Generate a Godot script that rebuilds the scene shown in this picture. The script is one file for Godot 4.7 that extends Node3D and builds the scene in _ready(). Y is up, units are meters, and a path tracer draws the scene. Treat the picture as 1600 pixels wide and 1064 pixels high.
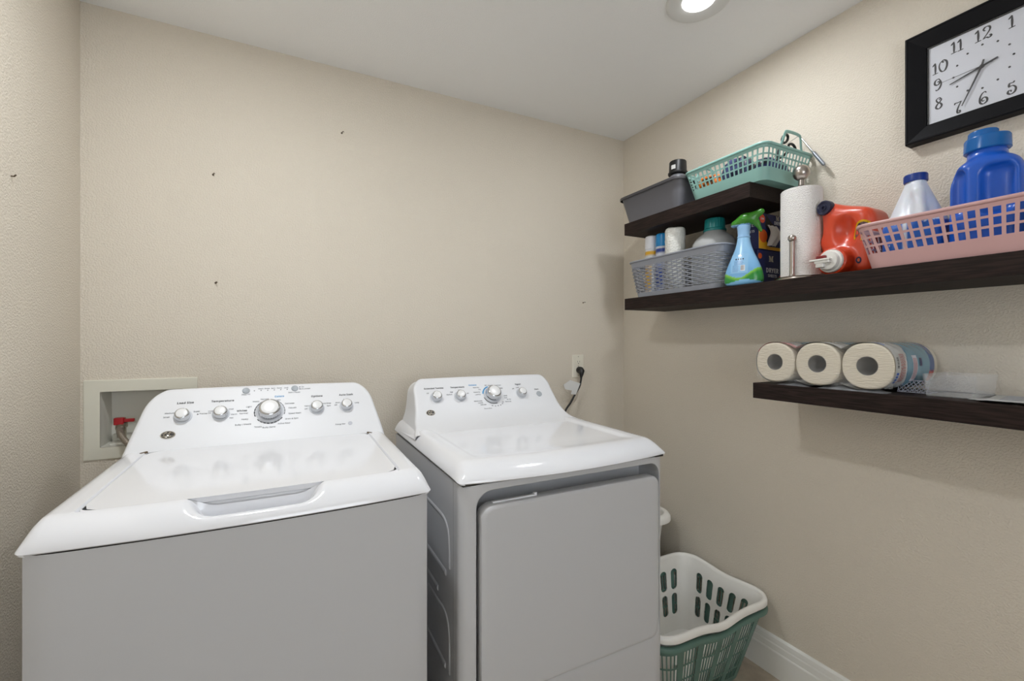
extends Node3D
# A laundry room: y up, metres; back wall at z = 0, right wall at x = 0, left wall at x = -2.324.

const H := 2.44
const XL := -2.324
const ZF := 3.1
var origin := {}      # where a thing stands, for parts whose points are given in the room's own axes
var taken := {}
var mats := {}

# ------------------------------------------------------------------ mesh tools
class M:
	var v := PackedVector3Array()
	var t := PackedInt32Array()
	var c := PackedColorArray()
	var uv := PackedVector2Array()

	func quad(a: int, b: int, d: int, e: int):
		t.append_array(PackedInt32Array([a, b, d, a, d, e]))

	func grid(rows: Array, closed := false, flip := false):
		var b := v.size()
		var n: int = rows[0].size()
		for r in rows:
			v.append_array(PackedVector3Array(r))
		for i in rows.size() - 1:
			for j in (n if closed else n - 1):
				var k := (j + 1) % n
				if flip:
					quad(b + i * n + j, b + (i + 1) * n + j, b + (i + 1) * n + k, b + i * n + k)
				else:
					quad(b + i * n + j, b + i * n + k, b + (i + 1) * n + k, b + (i + 1) * n + j)

	func fan(pts: Array, flip := false):
		var b := v.size()
		var mid := Vector3.ZERO
		for p in pts:
			mid += p
		v.append(mid / pts.size())
		v.append_array(PackedVector3Array(pts))
		for i in pts.size():
			var k := (i + 1) % pts.size()
			if flip:
				t.append_array(PackedInt32Array([b, b + 1 + k, b + 1 + i]))
			else:
				t.append_array(PackedInt32Array([b, b + 1 + i, b + 1 + k]))

	func paint(f: Callable):
		c.resize(v.size())
		for i in v.size():
			c[i] = f.call(v[i])

	func move(x: Transform3D):
		for i in v.size():
			v[i] = x * v[i]
		return self

	func add(o: M, x := Transform3D.IDENTITY):
		var b := v.size()
		for p in o.v:
			v.append(x * p)
		for i in o.t:
			t.append(b + i)
		return self


func numbered(called: String) -> String:
	taken[called] = taken.get(called, -1) + 1
	return called if taken[called] == 0 else "%s_%03d" % [called, taken[called]]


func thing(called: String, label: String, category: String, at := Vector3.ZERO, turn := 0.0, group := "", room_axes := false) -> Node3D:
	var o := Node3D.new()
	o.name = numbered(called)
	add_child(o)
	o.position = at
	o.rotation_degrees.y = turn
	tag(o, label, category, group)
	if room_axes:
		origin[o] = at
	return o


func tag(o: Node, label: String, category: String, group := ""):
	o.set_meta("label", label)
	o.set_meta("category", category)
	if group:
		o.set_meta("group", group)


func struct(m: M, called: String, mat: Material, label := "", parent: Node = self, crease := 35.0) -> MeshInstance3D:
	var o := part(m, called, mat, parent, crease)
	if parent == self:
		o.set_meta("kind", "structure")
		if label:
			o.set_meta("label", label)
	return o


func part(m: M, called: String, mat: Material, parent: Node = self, crease := 40.0, label := "") -> MeshInstance3D:
	var o := MeshInstance3D.new()
	o.name = numbered(called) if parent == self else called
	var off := Vector3.ZERO
	if origin.has(parent):
		off = origin[parent]
		origin[o] = off
	o.mesh = mesh_of(m, crease, off)
	o.material_override = mat
	parent.add_child(o, true)
	if label:
		o.set_meta("label", label)
	return o


func mesh_of(m: M, crease: float, off := Vector3.ZERO) -> ArrayMesh:
	var nt := m.t.size() / 3
	# outward: a closed shape with negative volume is turned round
	var vol := 0.0
	for i in nt:
		vol += m.v[m.t[i * 3]].dot(m.v[m.t[i * 3 + 1]].cross(m.v[m.t[i * 3 + 2]]))
	var fn := PackedVector3Array()
	fn.resize(nt)
	for i in nt:
		var a := m.v[m.t[i * 3]]
		fn[i] = (m.v[m.t[i * 3 + 1]] - a).cross(m.v[m.t[i * 3 + 2]] - a)
	var normals := PackedVector3Array()
	var arr := []
	arr.resize(Mesh.ARRAY_MAX)
	var tv := PackedVector3Array()
	var tc := PackedColorArray()
	var tu := PackedVector2Array()
	if crease >= 180.0:
		normals.resize(m.v.size())
		for i in nt:
			for k in 3:
				normals[m.t[i * 3 + k]] += fn[i]
		for i in normals.size():
			normals[i] = normals[i].normalized()
		tv = m.v.duplicate()
		tc = m.c
		tu = m.uv
		var idx := PackedInt32Array()
		idx.resize(nt * 3)
		for i in nt:
			idx[i * 3] = m.t[i * 3]
			idx[i * 3 + 1] = m.t[i * 3 + 2]
			idx[i * 3 + 2] = m.t[i * 3 + 1]
		arr[Mesh.ARRAY_INDEX] = idx
	else:
		var at := {}
		var cosc := cos(deg_to_rad(crease))
		var un := PackedVector3Array()
		un.resize(nt)
		for i in nt:
			un[i] = fn[i].normalized()
			for k in 3:
				var q := Vector3i((m.v[m.t[i * 3 + k]] * 40000.0).round())
				if at.has(q):
					at[q].append(i)
				else:
					at[q] = [i]
		tv.resize(nt * 3)
		normals.resize(nt * 3)
		if m.c.size():
			tc.resize(nt * 3)
		if m.uv.size():
			tu.resize(nt * 3)
		var order := [0, 2, 1]
		for i in nt:
			for k in 3:
				var vi := m.t[i * 3 + order[k]]
				var p := m.v[vi]
				var s := Vector3.ZERO
				for o in at[Vector3i((p * 40000.0).round())]:
					if un[o].dot(un[i]) >= cosc:
						s += fn[o]
				tv[i * 3 + k] = p
				normals[i * 3 + k] = s.normalized() if s.length_squared() > 0.0 else Vector3.UP
				if m.c.size():
					tc[i * 3 + k] = m.c[vi]
				if m.uv.size():
					tu[i * 3 + k] = m.uv[vi]
	if off != Vector3.ZERO:
		for i in tv.size():
			tv[i] -= off
	arr[Mesh.ARRAY_VERTEX] = tv
	arr[Mesh.ARRAY_NORMAL] = normals
	if tc.size():
		arr[Mesh.ARRAY_COLOR] = tc
	if tu.size():
		arr[Mesh.ARRAY_TEX_UV] = tu
	var am := ArrayMesh.new()
	am.add_surface_from_arrays(Mesh.PRIMITIVE_TRIANGLES, arr)
	return am


func rrect(hx: float, hy: float, r: float, n := 5) -> Array:
	var out := []
	r = minf(r, minf(hx, hy))
	for q in 4:
		var cx := (hx - r) * (1.0 if q == 0 or q == 3 else -1.0)
		var cy := (hy - r) * (1.0 if q < 2 else -1.0)
		for i in n + 1:
			var a := PI / 2 * (q + float(i) / n)
			out.append(Vector2(cx + r * cos(a), cy + r * sin(a)))
	return out


func ring_pts(o: Array, y: float) -> Array:
	var r := []
	for p in o:
		r.append(Vector3(p.x, y, -p.y))
	return r


# a rounded box: plan hx by hz with corner radius r, from y0 to y1, edges eased by b
func slab(m: M, hx: float, hz: float, r: float, y0: float, y1: float, b: float, at := Vector3.ZERO, n := 4) -> M:
	var o := M.new()
	var rows := []
	var steps := [[0.0, 1.0], [0.3, 0.3], [1.0, 0.0]]
	for s in steps:
		rows.append(ring_pts(rrect(hx - b * s[1], hz - b * s[1], maxf(r - b * s[1], 0.0005), n), y0 + b * s[0]))
	steps.reverse()
	for s in steps:
		rows.append(ring_pts(rrect(hx - b * s[1], hz - b * s[1], maxf(r - b * s[1], 0.0005), n), y1 - b * s[0]))
	o.grid(rows, true)
	o.fan(rows[0], true)
	o.fan(rows[-1])
	m.add(o, Transform3D(Basis(), at))
	return m


func box(m: M, lo: Vector3, hi: Vector3, b := 0.001) -> M:
	var c := (lo + hi) / 2
	var s := (hi - lo) / 2
	return slab(m, s.x, s.z, b, lo.y, hi.y, b, Vector3(c.x, 0, c.z), 1)


func lathe(m: M, prof: Array, n := 32, x := Transform3D.IDENTITY, caps := true) -> M:
	var rows := []
	for p in prof:
		var r := []
		for i in n:
			var a := TAU * i / n
			r.append(x * Vector3(p.x * cos(a), p.y, -p.x * sin(a)))
		rows.append(r)
	m.grid(rows, true)
	if caps:
		if prof[0].x > 0.0002:
			m.fan(rows[0], true)
		if prof[-1].x > 0.0002:
			m.fan(rows[-1])
	return m


func tube(m: M, path: Array, r, sides := 8, closed := false, squash := 1.0, ref := Vector3.UP) -> M:
	var rows := []
	var n := path.size()
	var side := Vector3.ZERO
	for i in n:
		var a: Vector3 = path[(i - 1 + n) % n] if closed else path[maxi(i - 1, 0)]
		var b: Vector3 = path[(i + 1) % n] if closed else path[mini(i + 1, n - 1)]
		var d := (b - a).normalized()
		if i == 0:
			side = d.cross(ref)
			if side.length() < 0.01:
				side = d.cross(Vector3.RIGHT)
		side = (side - d * side.dot(d)).normalized()
		var up := side.cross(d)
		var rr: float = r[i] if r is Array else r
		var row := []
		for k in sides:
			var g := TAU * k / sides
			row.append(path[i] + side * cos(g) * rr + up * sin(g) * rr * squash)
		rows.append(row)
	if closed:
		rows.append(rows[0])
	m.grid(rows, true)
	if not closed:
		m.fan(rows[0], true)
		m.fan(rows[-1])
	return m


func spline(pts: Array, per := 6) -> Array:
	var out := []
	for i in pts.size() - 1:
		var a = pts[maxi(i - 1, 0)]
		var b = pts[i]
		var c = pts[i + 1]
		var d = pts[mini(i + 2, pts.size() - 1)]
		for k in per:
			out.append(b.cubic_interpolate(c, a, d, float(k) / per))
	out.append(pts[-1])
	return out


# an outline in (x, y) pulled along z from z0 to z1 with eased edges
func extrude(m: M, poly: Array, z0: float, z1: float, x := Transform3D.IDENTITY) -> M:
	var o := M.new()
	var f := []
	var k := []
	for p in poly:
		f.append(Vector3(p.x, p.y, z1))
		k.append(Vector3(p.x, p.y, z0))
	o.grid([k, f], true)
	var tri := Geometry2D.triangulate_polygon(PackedVector2Array(poly))
	for side in 2:
		var b := o.v.size()
		for p in poly:
			o.v.append(Vector3(p.x, p.y, z1 if side == 0 else z0))
		for i in tri.size() / 3:
			var a := tri[i * 3]
			var c := tri[i * 3 + 1]
			var d := tri[i * 3 + 2]
			var ccw: bool = (poly[c] - poly[a]).cross(poly[d] - poly[a]) > 0
			if ccw == (side == 0):
				o.t.append_array(PackedInt32Array([b + a, b + c, b + d]))
			else:
				o.t.append_array(PackedInt32Array([b + a, b + d, b + c]))
	m.add(o, x)
	return m


# surface nets over a distance field
func nets(f: Callable, lo: Vector3, hi: Vector3, h: float) -> M:
	var m := M.new()
	var nx := int((hi.x - lo.x) / h) + 2
	var ny := int((hi.y - lo.y) / h) + 2
	var nz := int((hi.z - lo.z) / h) + 2
	var val := PackedFloat32Array()
	val.resize(nx * ny * nz)
	var q := 0
	for k in nz:
		for j in ny:
			for i in nx:
				val[q] = f.call(lo + Vector3(i, j, k) * h)
				q += 1
	var id := PackedInt32Array()
	id.resize(val.size())
	id.fill(-1)
	var sx := 1
	var sy := nx
	var sz := nx * ny
	var cor := [0, sx, sy, sx + sy, sz, sx + sz, sy + sz, sx + sy + sz]
	var cp := [Vector3(0, 0, 0), Vector3(1, 0, 0), Vector3(0, 1, 0), Vector3(1, 1, 0), Vector3(0, 0, 1), Vector3(1, 0, 1), Vector3(0, 1, 1), Vector3(1, 1, 1)]
	var ed := [[0, 1], [2, 3], [4, 5], [6, 7], [0, 2], [1, 3], [4, 6], [5, 7], [0, 4], [1, 5], [2, 6], [3, 7]]
	for k in nz - 1:
		for j in ny - 1:
			for i in nx - 1:
				var b := i + j * sy + k * sz
				var ins := 0
				for c in 8:
					if val[b + cor[c]] < 0.0:
						ins += 1
				if ins == 0 or ins == 8:
					continue
				var s := Vector3.ZERO
				var n := 0
				for e in ed:
					var va := val[b + cor[e[0]]]
					var vb := val[b + cor[e[1]]]
					if (va < 0.0) != (vb < 0.0):
						s += cp[e[0]].lerp(cp[e[1]], va / (va - vb))
						n += 1
				id[b] = m.v.size()
				m.v.append(lo + (Vector3(i, j, k) + s / n) * h)
	for k in range(1, nz - 1):
		for j in range(1, ny - 1):
			for i in range(1, nx - 1):
				var b := i + j * sy + k * sz
				var a := val[b] < 0.0
				for ax in 3:
					var st: int = [sx, sy, sz][ax]
					if (val[b + st] < 0.0) != a:
						var u: int = [sy, sz, sx][ax]
						var w: int = [sz, sx, sy][ax]
						var p0 := id[b - u - w]
						var p1 := id[b - w]
						var p2 := id[b]
						var p3 := id[b - u]
						if a:
							m.quad(p0, p1, p2, p3)
						else:
							m.quad(p0, p3, p2, p1)
	return m


func smin(a: float, b: float, k: float) -> float:
	var h := maxf(k - absf(a - b), 0.0) / k
	return minf(a, b) - h * h * k * 0.25


func smax(a: float, b: float, k: float) -> float:
	return -smin(-a, -b, k)


func sd_cap(p: Vector3, a: Vector3, b: Vector3, ra: float, rb: float) -> float:
	var d := b - a
	var s := clampf((p - a).dot(d) / d.length_squared(), 0.0, 1.0)
	return (p - a - d * s).length() - lerpf(ra, rb, s)


func sd_box(p: Vector3, c: Vector3, hs: Vector3, r: float) -> float:
	var q := (p - c).abs() - hs + Vector3.ONE * r
	return Vector3(maxf(q.x, 0), maxf(q.y, 0), maxf(q.z, 0)).length() + minf(maxf(q.x, maxf(q.y, q.z)), 0.0) - r


func sd_ell(p: Vector3, c: Vector3, r: Vector3) -> float:
	var q := (p - c) / r
	var k0 := q.length()
	var k1 := (q / r).length()
	return k0 * (k0 - 1.0) / maxf(k1, 1e-6)


# a patch that lies on a field's surface, seen along -z: for labels
func drape(f: Callable, x0: float, x1: float, y0: float, y1: float, nx: int, ny: int, zs: float, lift := 0.0006) -> M:
	var rows := []
	for j in ny + 1:
		var r := []
		for i in nx + 1:
			var x := lerpf(x0, x1, float(i) / nx)
			var y := lerpf(y0, y1, float(j) / ny)
			var z := zs
			for s in 40:
				var d: float = f.call(Vector3(x, y, z))
				z = maxf(z - d * 0.8, -0.02)
				if absf(d) < 0.0002:
					break
			r.append(Vector3(x, y, z + lift))
		rows.append(r)
	var m := M.new()
	m.grid(rows)
	for j in ny + 1:
		for i in nx + 1:
			m.uv.append(Vector2(float(i) / nx, 1.0 - float(j) / ny))
	return m


var fonts := {}
func letters(m: M, s: String, size: float, x: Transform3D, face := "Droid Sans", bold := false, depth := 0.0005) -> M:
	var key := face + str(bold)
	if not fonts.has(key):
		var f := SystemFont.new()
		f.font_names = PackedStringArray([face])
		f.font_weight = 700 if bold else 400
		fonts[key] = f
	var tm := TextMesh.new()
	tm.text = s
	tm.font = fonts[key]
	tm.font_size = 24
	tm.pixel_size = size / 24.0
	tm.depth = depth
	tm.curve_step = 4.0
	var a := tm.get_mesh_arrays()
	if a.is_empty() or a[Mesh.ARRAY_VERTEX] == null:
		return m
	var b := m.v.size()
	for p in a[Mesh.ARRAY_VERTEX]:
		m.v.append(x * (p + Vector3(0, 0, depth / 2)))
	var idx: PackedInt32Array = a[Mesh.ARRAY_INDEX]
	for i in idx.size() / 3:
		m.t.append_array(PackedInt32Array([b + idx[i * 3], b + idx[i * 3 + 2], b + idx[i * 3 + 1]]))
	return m


# ------------------------------------------------------------------ materials
func mat(called: String, c: Color, rough := 0.5, metal := 0.0, more := {}) -> StandardMaterial3D:
	if mats.has(called):
		return mats[called]
	var m := StandardMaterial3D.new()
	m.resource_name = called
	m.albedo_color = c
	m.roughness = rough
	m.metallic = metal
	for k in more:
		m.set(k, more[k])
	mats[called] = m
	return m


func rgb(r: float, g: float, b: float) -> Color:
	return Color(r / 255.0, g / 255.0, b / 255.0)


func lin(r: float, g: float, b: float) -> Color:
	return rgb(r, g, b).srgb_to_linear()


func noise(freq: float, size := 512, kind := FastNoiseLite.TYPE_SIMPLEX, oct := 3, seed_ := 3, ramp = null) -> NoiseTexture2D:
	var n := FastNoiseLite.new()
	n.noise_type = kind
	n.frequency = freq
	n.seed = seed_
	n.fractal_octaves = oct
	var t := NoiseTexture2D.new()
	t.width = size
	t.height = size
	t.seamless = true
	t.noise = n
	if ramp:
		var g := Gradient.new()
		g.offsets = PackedFloat32Array([0.0, 1.0])
		g.colors = PackedColorArray(ramp)
		t.color_ramp = g
	return t


func tri(s: Vector3, world := true) -> Dictionary:
	return {"uv1_triplanar": true, "uv1_world_triplanar": world, "uv1_scale": s, "uv1_triplanar_sharpness": 8.0}


func bumped(tex: Texture2D, cm: float, s: Vector3, world := true) -> Dictionary:
	var d := tri(s, world)
	d.merge({"heightmap_enabled": true, "heightmap_texture": tex, "heightmap_scale": cm})
	return d


func painted(called: String, rough := 0.4, more := {}) -> StandardMaterial3D:
	var d := {"vertex_color_use_as_albedo": true}
	d.merge(more)
	return mat(called, Color.WHITE, rough, 0.0, d)


# ------------------------------------------------------------------ scene
func _ready():
	var cam := Camera3D.new()
	cam.name = "camera"
	cam.position = Vector3(-1.714, 1.3085, 1.983)
	cam.rotation_degrees = Vector3(0, -26.85, 0)
	cam.fov = rad_to_deg(2.0 * atan(532.0 / 700.0))
	cam.near = 0.02
	add_child(cam)
	var we := WorldEnvironment.new()
	we.name = "environment"
	var e := Environment.new()
	e.background_mode = Environment.BG_COLOR
	e.background_color = Color(0.95, 0.975, 1.0)
	e.background_energy_multiplier = 4.6     # overcast daylight, in through the added, unseen window behind the camera
	e.tonemap_mode = Environment.TONE_MAPPER_LINEAR
	e.tonemap_exposure = 1.0
	e.sdfgi_enabled = true
	e.ssao_enabled = true
	e.ssil_enabled = true
	we.environment = e
	add_child(we)
	# recessed lamps: [x, z, strength]; the second is unseen, added to match the light
	for l in [[-0.49, 0.936, 0.54], [-1.834, 0.936, 0.95]]:
		ceiling_light(l[0], l[1], l[2])

	materials()
	room()
	washer()
	dryer()
	wall_fittings()
	shelves()
	clock()
	top_shelf()
	big_shelf()
	pink_basket_group()
	low_shelf()
	floor_things()


func ceiling_light(x: float, z: float, energy: float):
	var words := {"-0.49": "round white recessed ceiling light glowing above the shelves", "-1.834": "added round white recessed ceiling light above the washer, out of view"}
	var o := thing("ceiling_light", words[str(x)], "ceiling light", Vector3(x, H, z), 0.0, "recessed ceiling lights")
	var m := M.new()
	lathe(m, [Vector2(0.052, -0.004), Vector2(0.06, -0.0065), Vector2(0.075, -0.0085), Vector2(0.09, -0.0095), Vector2(0.097, -0.009), Vector2(0.102, -0.006), Vector2(0.1035, 0.0)], 64, Transform3D.IDENTITY, false)
	part(m, "trim_ring", mat("lamp trim", rgb(225, 225, 222), 0.4), o, 60)
	var g := M.new()
	lathe(g, [Vector2(0.0001, -0.011), Vector2(0.02, -0.0105), Vector2(0.04, -0.009), Vector2(0.05, -0.006), Vector2(0.0535, -0.003)], 48, Transform3D.IDENTITY, false)
	part(g, "lens", mat("lamp lens", rgb(240, 240, 235), 0.5, 0.0, {"emission_enabled": true, "emission": Color(1, 1, 1), "emission_energy_multiplier": 4.0}), o, 60)
	var a := AreaLight3D.new()
	a.name = "lamp_glow"
	a.area_size = Vector2(0.095, 0.095)
	a.light_energy = energy
	a.light_color = Color(0.97, 0.985, 1.0)
	a.shadow_enabled = true
	a.rotation_degrees.x = -90
	a.position.y = -0.016
	a.set("area_range", 8.0)
	a.set("area_attenuation", 2.0)
	o.add_child(a)


func materials():
	var peel := noise(0.055, 512, FastNoiseLite.TYPE_SIMPLEX, 3, 11)
	mat("wall paint", rgb(222, 213, 198), 0.75, 0.0, bumped(peel, 0.14, Vector3(4, 4, 4)))
	mat("ceiling paint", rgb(245, 245, 244), 0.85, 0.0, bumped(peel, 0.06, Vector3(5, 5, 5)))
	mat("white trim", rgb(240, 239, 234), 0.4)
	mat("floor", Color.WHITE, 0.55, 0.0, {"albedo_texture": noise(0.02, 512, FastNoiseLite.TYPE_SIMPLEX, 4, 5, [rgb(172, 158, 140), rgb(198, 184, 165)])}.merged(tri(Vector3(1.2, 1.2, 1.2))))
	var grain := noise(0.02, 512, FastNoiseLite.TYPE_SIMPLEX, 4, 21, [rgb(24, 17, 15), rgb(54, 41, 37)])
	mat("dark wood", Color.WHITE, 0.6, 0.0, {"metallic_specular": 0.3, "albedo_texture": grain, "heightmap_enabled": true, "heightmap_texture": grain, "heightmap_scale": 0.02}.merged(tri(Vector3(14, 14, 0.8), false)))
	mat("appliance plastic", rgb(236, 237, 241), 0.1, 0.0, {"metallic_specular": 0.6})
	mat("console plastic", rgb(230, 231, 234), 0.42)
	mat("appliance steel", rgb(202, 203, 206), 0.3)
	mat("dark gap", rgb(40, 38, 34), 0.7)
	mat("chrome", rgb(205, 207, 210), 0.16, 1.0)
	mat("steel", rgb(180, 172, 165), 0.28, 1.0)
	mat("print", rgb(80, 82, 88), 0.6)
	mat("print dark", rgb(45, 46, 50), 0.6)
	mat("print blue", rgb(40, 150, 210), 0.6)
	mat("black plastic", rgb(24, 24, 26), 0.4)
	mat("knob white", rgb(236, 236, 236), 0.25)
	mat("button grey", rgb(170, 176, 182), 0.35)


func room():
	var w := mat("wall paint", Color.WHITE)
	var hx0 := -2.272
	var hx1 := -2.044
	var hy0 := 0.946
	var hy1 := 1.135
	var m := M.new()
	box(m, Vector3(XL - 0.12, 0, -0.12), Vector3(hx0, H, 0), 0.0)
	box(m, Vector3(hx1, 0, -0.12), Vector3(0.12, H, 0), 0.0)
	box(m, Vector3(hx0, 0, -0.12), Vector3(hx1, hy0, 0), 0.0)
	box(m, Vector3(hx0, hy1, -0.12), Vector3(hx1, H, 0), 0.0)
	struct(m, "wall_back", w, "beige textured back wall behind the washer and dryer", self, 10)
	m = box(M.new(), Vector3(XL - 0.12, 0, 0), Vector3(XL, H, ZF), 0.0)
	struct(m, "wall_left", w, "beige textured left wall beside the washer")
	m = box(M.new(), Vector3(0, 0, 0), Vector3(0.12, H, ZF), 0.0)
	struct(m, "wall_right", w, "beige textured right wall carrying the dark shelves")
	var wa := Vector2(-1.95, 0.85)      # unseen window, added behind the camera to light the machine fronts
	var wb := Vector2(-0.85, 2.05)
	m = M.new()
	box(m, Vector3(XL - 0.12, 0, ZF), Vector3(wa.x, H, ZF + 0.12), 0.0)
	box(m, Vector3(wb.x, 0, ZF), Vector3(0.12, H, ZF + 0.12), 0.0)
	box(m, Vector3(wa.x, 0, ZF), Vector3(wb.x, wa.y, ZF + 0.12), 0.0)
	box(m, Vector3(wa.x, wb.y, ZF), Vector3(wb.x, H, ZF + 0.12), 0.0)
	struct(m, "wall_front", w)
	m = M.new()
	var wo := []
	for q in [[0.0, 0.05], [0.0, 0.08], [0.045, 0.08], [0.045, 0.05]]:
		var row := []
		for c in [Vector2(wa.x + q[0], wa.y + q[0]), Vector2(wb.x - q[0], wa.y + q[0]), Vector2(wb.x - q[0], wb.y - q[0]), Vector2(wa.x + q[0], wb.y - q[0])]:
			row.append(Vector3(c.x, c.y, ZF + q[1]))
		wo.append(row)
	wo.append(wo[0])
	m.grid(wo, true)
	struct(m, "added_window_1", mat("white trim", Color.WHITE))
	m = box(M.new(), Vector3(XL - 0.12, -0.1, -0.12), Vector3(0.12, 0, ZF + 0.12), 0.0)
	struct(m, "floor", mat("floor", Color.WHITE), "tan floor beside the laundry baskets")
	m = box(M.new(), Vector3(XL - 0.12, H, -0.12), Vector3(0.12, H + 0.1, ZF + 0.12), 0.0)
	struct(m, "ceiling", mat("ceiling paint", Color.WHITE), "plain light grey ceiling")
	var prof := [Vector2(0.0, 0.0), Vector2(0.016, 0.0), Vector2(0.016, 0.095), Vector2(0.0145, 0.099), Vector2(0.0125, 0.101), Vector2(0.0125, 0.122), Vector2(0.0105, 0.127), Vector2(0.0105, 0.134), Vector2(0.009, 0.146), Vector2(0.0045, 0.151), Vector2(0.0, 0.153)]
	for side in [["baseboard_right", Transform3D(Basis(Vector3(-1, 0, 0), Vector3(0, 1, 0), Vector3(0, 0, -1)), Vector3(0, 0, ZF)), ZF], ["baseboard_back", Transform3D(Basis(Vector3(0, 0, 1), Vector3(0, 1, 0), Vector3(-1, 0, 0)), Vector3(-0.016, 0, 0)), -XL - 0.016], ["baseboard_left", Transform3D(Basis(), Vector3(XL, 0, 0.016)), ZF - 0.016]]:
		var b := extrude(M.new(), prof, 0, side[2])
		b.move(side[1])
		struct(b, side[0], mat("white trim", Color.WHITE), "white stepped baseboard along the wall", self, 20)


# ------------------------------------------------------------------ appliances
const FN := Vector3(0, 0.6259, 0.7799)     # a console face's outward normal
const FT := Vector3(0, 0.7799, -0.6259)    # and the way up it


func ease_q(d: float, r: float) -> float:
	var s := clampf(d / r, 0.0, 1.0)
	return pow(1.0 - (1.0 - s) * (1.0 - s), 0.75)


# a console: a pillow whose face follows w(t); map turns (x, t, lift) into a point
func console(m: M, ts: Array, w: Callable, map: Callable, zback: float, drop := 0.0):
	var lp := []
	for t in ts:
		lp.append(Vector2(-w.call(t), t))
	for i in range(1, 20):
		lp.append(Vector2(w.call(ts[-1]) * lerpf(-1.0, 1.0, i / 20.0), ts[-1]))
	for i in range(ts.size() - 1, -1, -1):
		lp.append(Vector2(w.call(ts[i]), ts[i]))
	var n := lp.size()
	var nor := []
	for i in n:
		var a: Vector2 = lp[maxi(i - 1, 0)]
		var b: Vector2 = lp[mini(i + 1, n - 1)]
		var d := (b - a).normalized()
		nor.append(Vector2(-d.y, d.x))
	var rings := []
	var insets := [[0.013, 0.0], [0.008, -0.0008], [0.004, -0.003], [0.0012, -0.007], [0.0, -0.013]]
	for s in insets:
		var r := []
		for i in n:
			var q: Vector2 = lp[i] - nor[i] * s[0]
			r.append(map.call(q.x, q.y, s[1]))
		rings.append(r)
	var back := []
	for p in rings[-1]:
		back.append(Vector3(p.x, p.y - drop, zback + 0.02))
	rings.append(back)
	var back2 := []
	for p in back:
		back2.append(Vector3(p.x, p.y, zback))
	rings.append(back2)
	m.grid(rings)
	# face rows across
	var rows := []
	for i in ts.size():
		var a: Vector2 = lp[i] - nor[i] * 0.013
		var b: Vector2 = lp[n - 1 - i] - nor[n - 1 - i] * 0.013
		var r := []
		for k in 21:
			var q := a.lerp(b, k / 20.0)
			r.append(map.call(q.x, q.y, 0.0))
		rows.append(r)
	m.grid(rows)
	# the top edge between the two corners is closed by the loop; the back panel
	var bk := []
	for i in ts.size():
		bk.append([back2[i], back2[n - 1 - i]])
	m.grid(bk, false, true)


func corner_w(t: float, base: Array, top: float, r: float, half: float) -> float:
	# base: [t, w] knots; near the top the width turns in along a rounded corner
	var w: float = base[-1][1]
	for i in base.size() - 1:
		if t <= base[i + 1][0]:
			var k := clampf((t - base[i][0]) / (base[i + 1][0] - base[i][0]), 0, 1)
			w = lerpf(base[i][1], base[i + 1][1], k * k * (3 - 2 * k) if i == 0 else k)
			break
	var d := (t - (top - r)) / r
	if d > 0:
		w -= half * (1.0 - sqrt(maxf(1.0 - d * d, 0.0)))
	return w


func console_rows(t0: float, top: float, r: float) -> Array:
	var ts := []
	for i in 14:
		ts.append(lerpf(t0, top - r, i / 14.0))
	for i in 13:
		ts.append(top - r + r * sin(PI / 2 * i / 12.0))
	return ts


func dial(parent: Node, at: Transform3D, r: float, hgt: float, called: String, label: String, mark: float, dryer_kind := false):
	# axis along local y; a chrome skirted knob with a white cap
	var body := M.new()
	lathe(body, [Vector2(r * 1.0, 0.0), Vector2(r * 1.02, hgt * 0.2), Vector2(r * 0.98, hgt * 0.62), Vector2(r * 0.93, hgt * 0.86), Vector2(r * 0.84, hgt * 0.97), Vector2(r * 0.74, hgt), Vector2(r * 0.72, hgt * 0.985)], 40, at)
	var k := part(body, called, mat("chrome", Color.WHITE), parent, 50, label)
	var cap := M.new()
	lathe(cap, [Vector2(r * 0.745, hgt * 0.98), Vector2(r * 0.735, hgt * 1.03), Vector2(r * 0.6, hgt * 1.075), Vector2(r * 0.3, hgt * 1.09), Vector2(0.0001, hgt * 1.095)], 36, at, false)
	part(cap, "cap", mat("knob white", Color.WHITE), k, 60)
	var skirt := M.new()
	lathe(skirt, [Vector2(r * 1.2, 0.0), Vector2(r * 1.2, hgt * 0.06), Vector2(r * 1.12, hgt * 0.12), Vector2(r * 1.0, hgt * 0.13)], 40, at, false)
	part(skirt, "skirt", mat("skirt", rgb(205, 208, 214), 0.3), k, 50)
	var tick := M.new()
	box(tick, Vector3(-0.0016, hgt * 0.84, -r * 0.96), Vector3(0.0016, hgt * 0.99, -r * 0.72), 0.0004)
	tick.move(at * Transform3D(Basis(Vector3.UP, deg_to_rad(mark)), Vector3.ZERO))
	part(tick, "pointer", mat("knob white", Color.WHITE), k)


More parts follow.
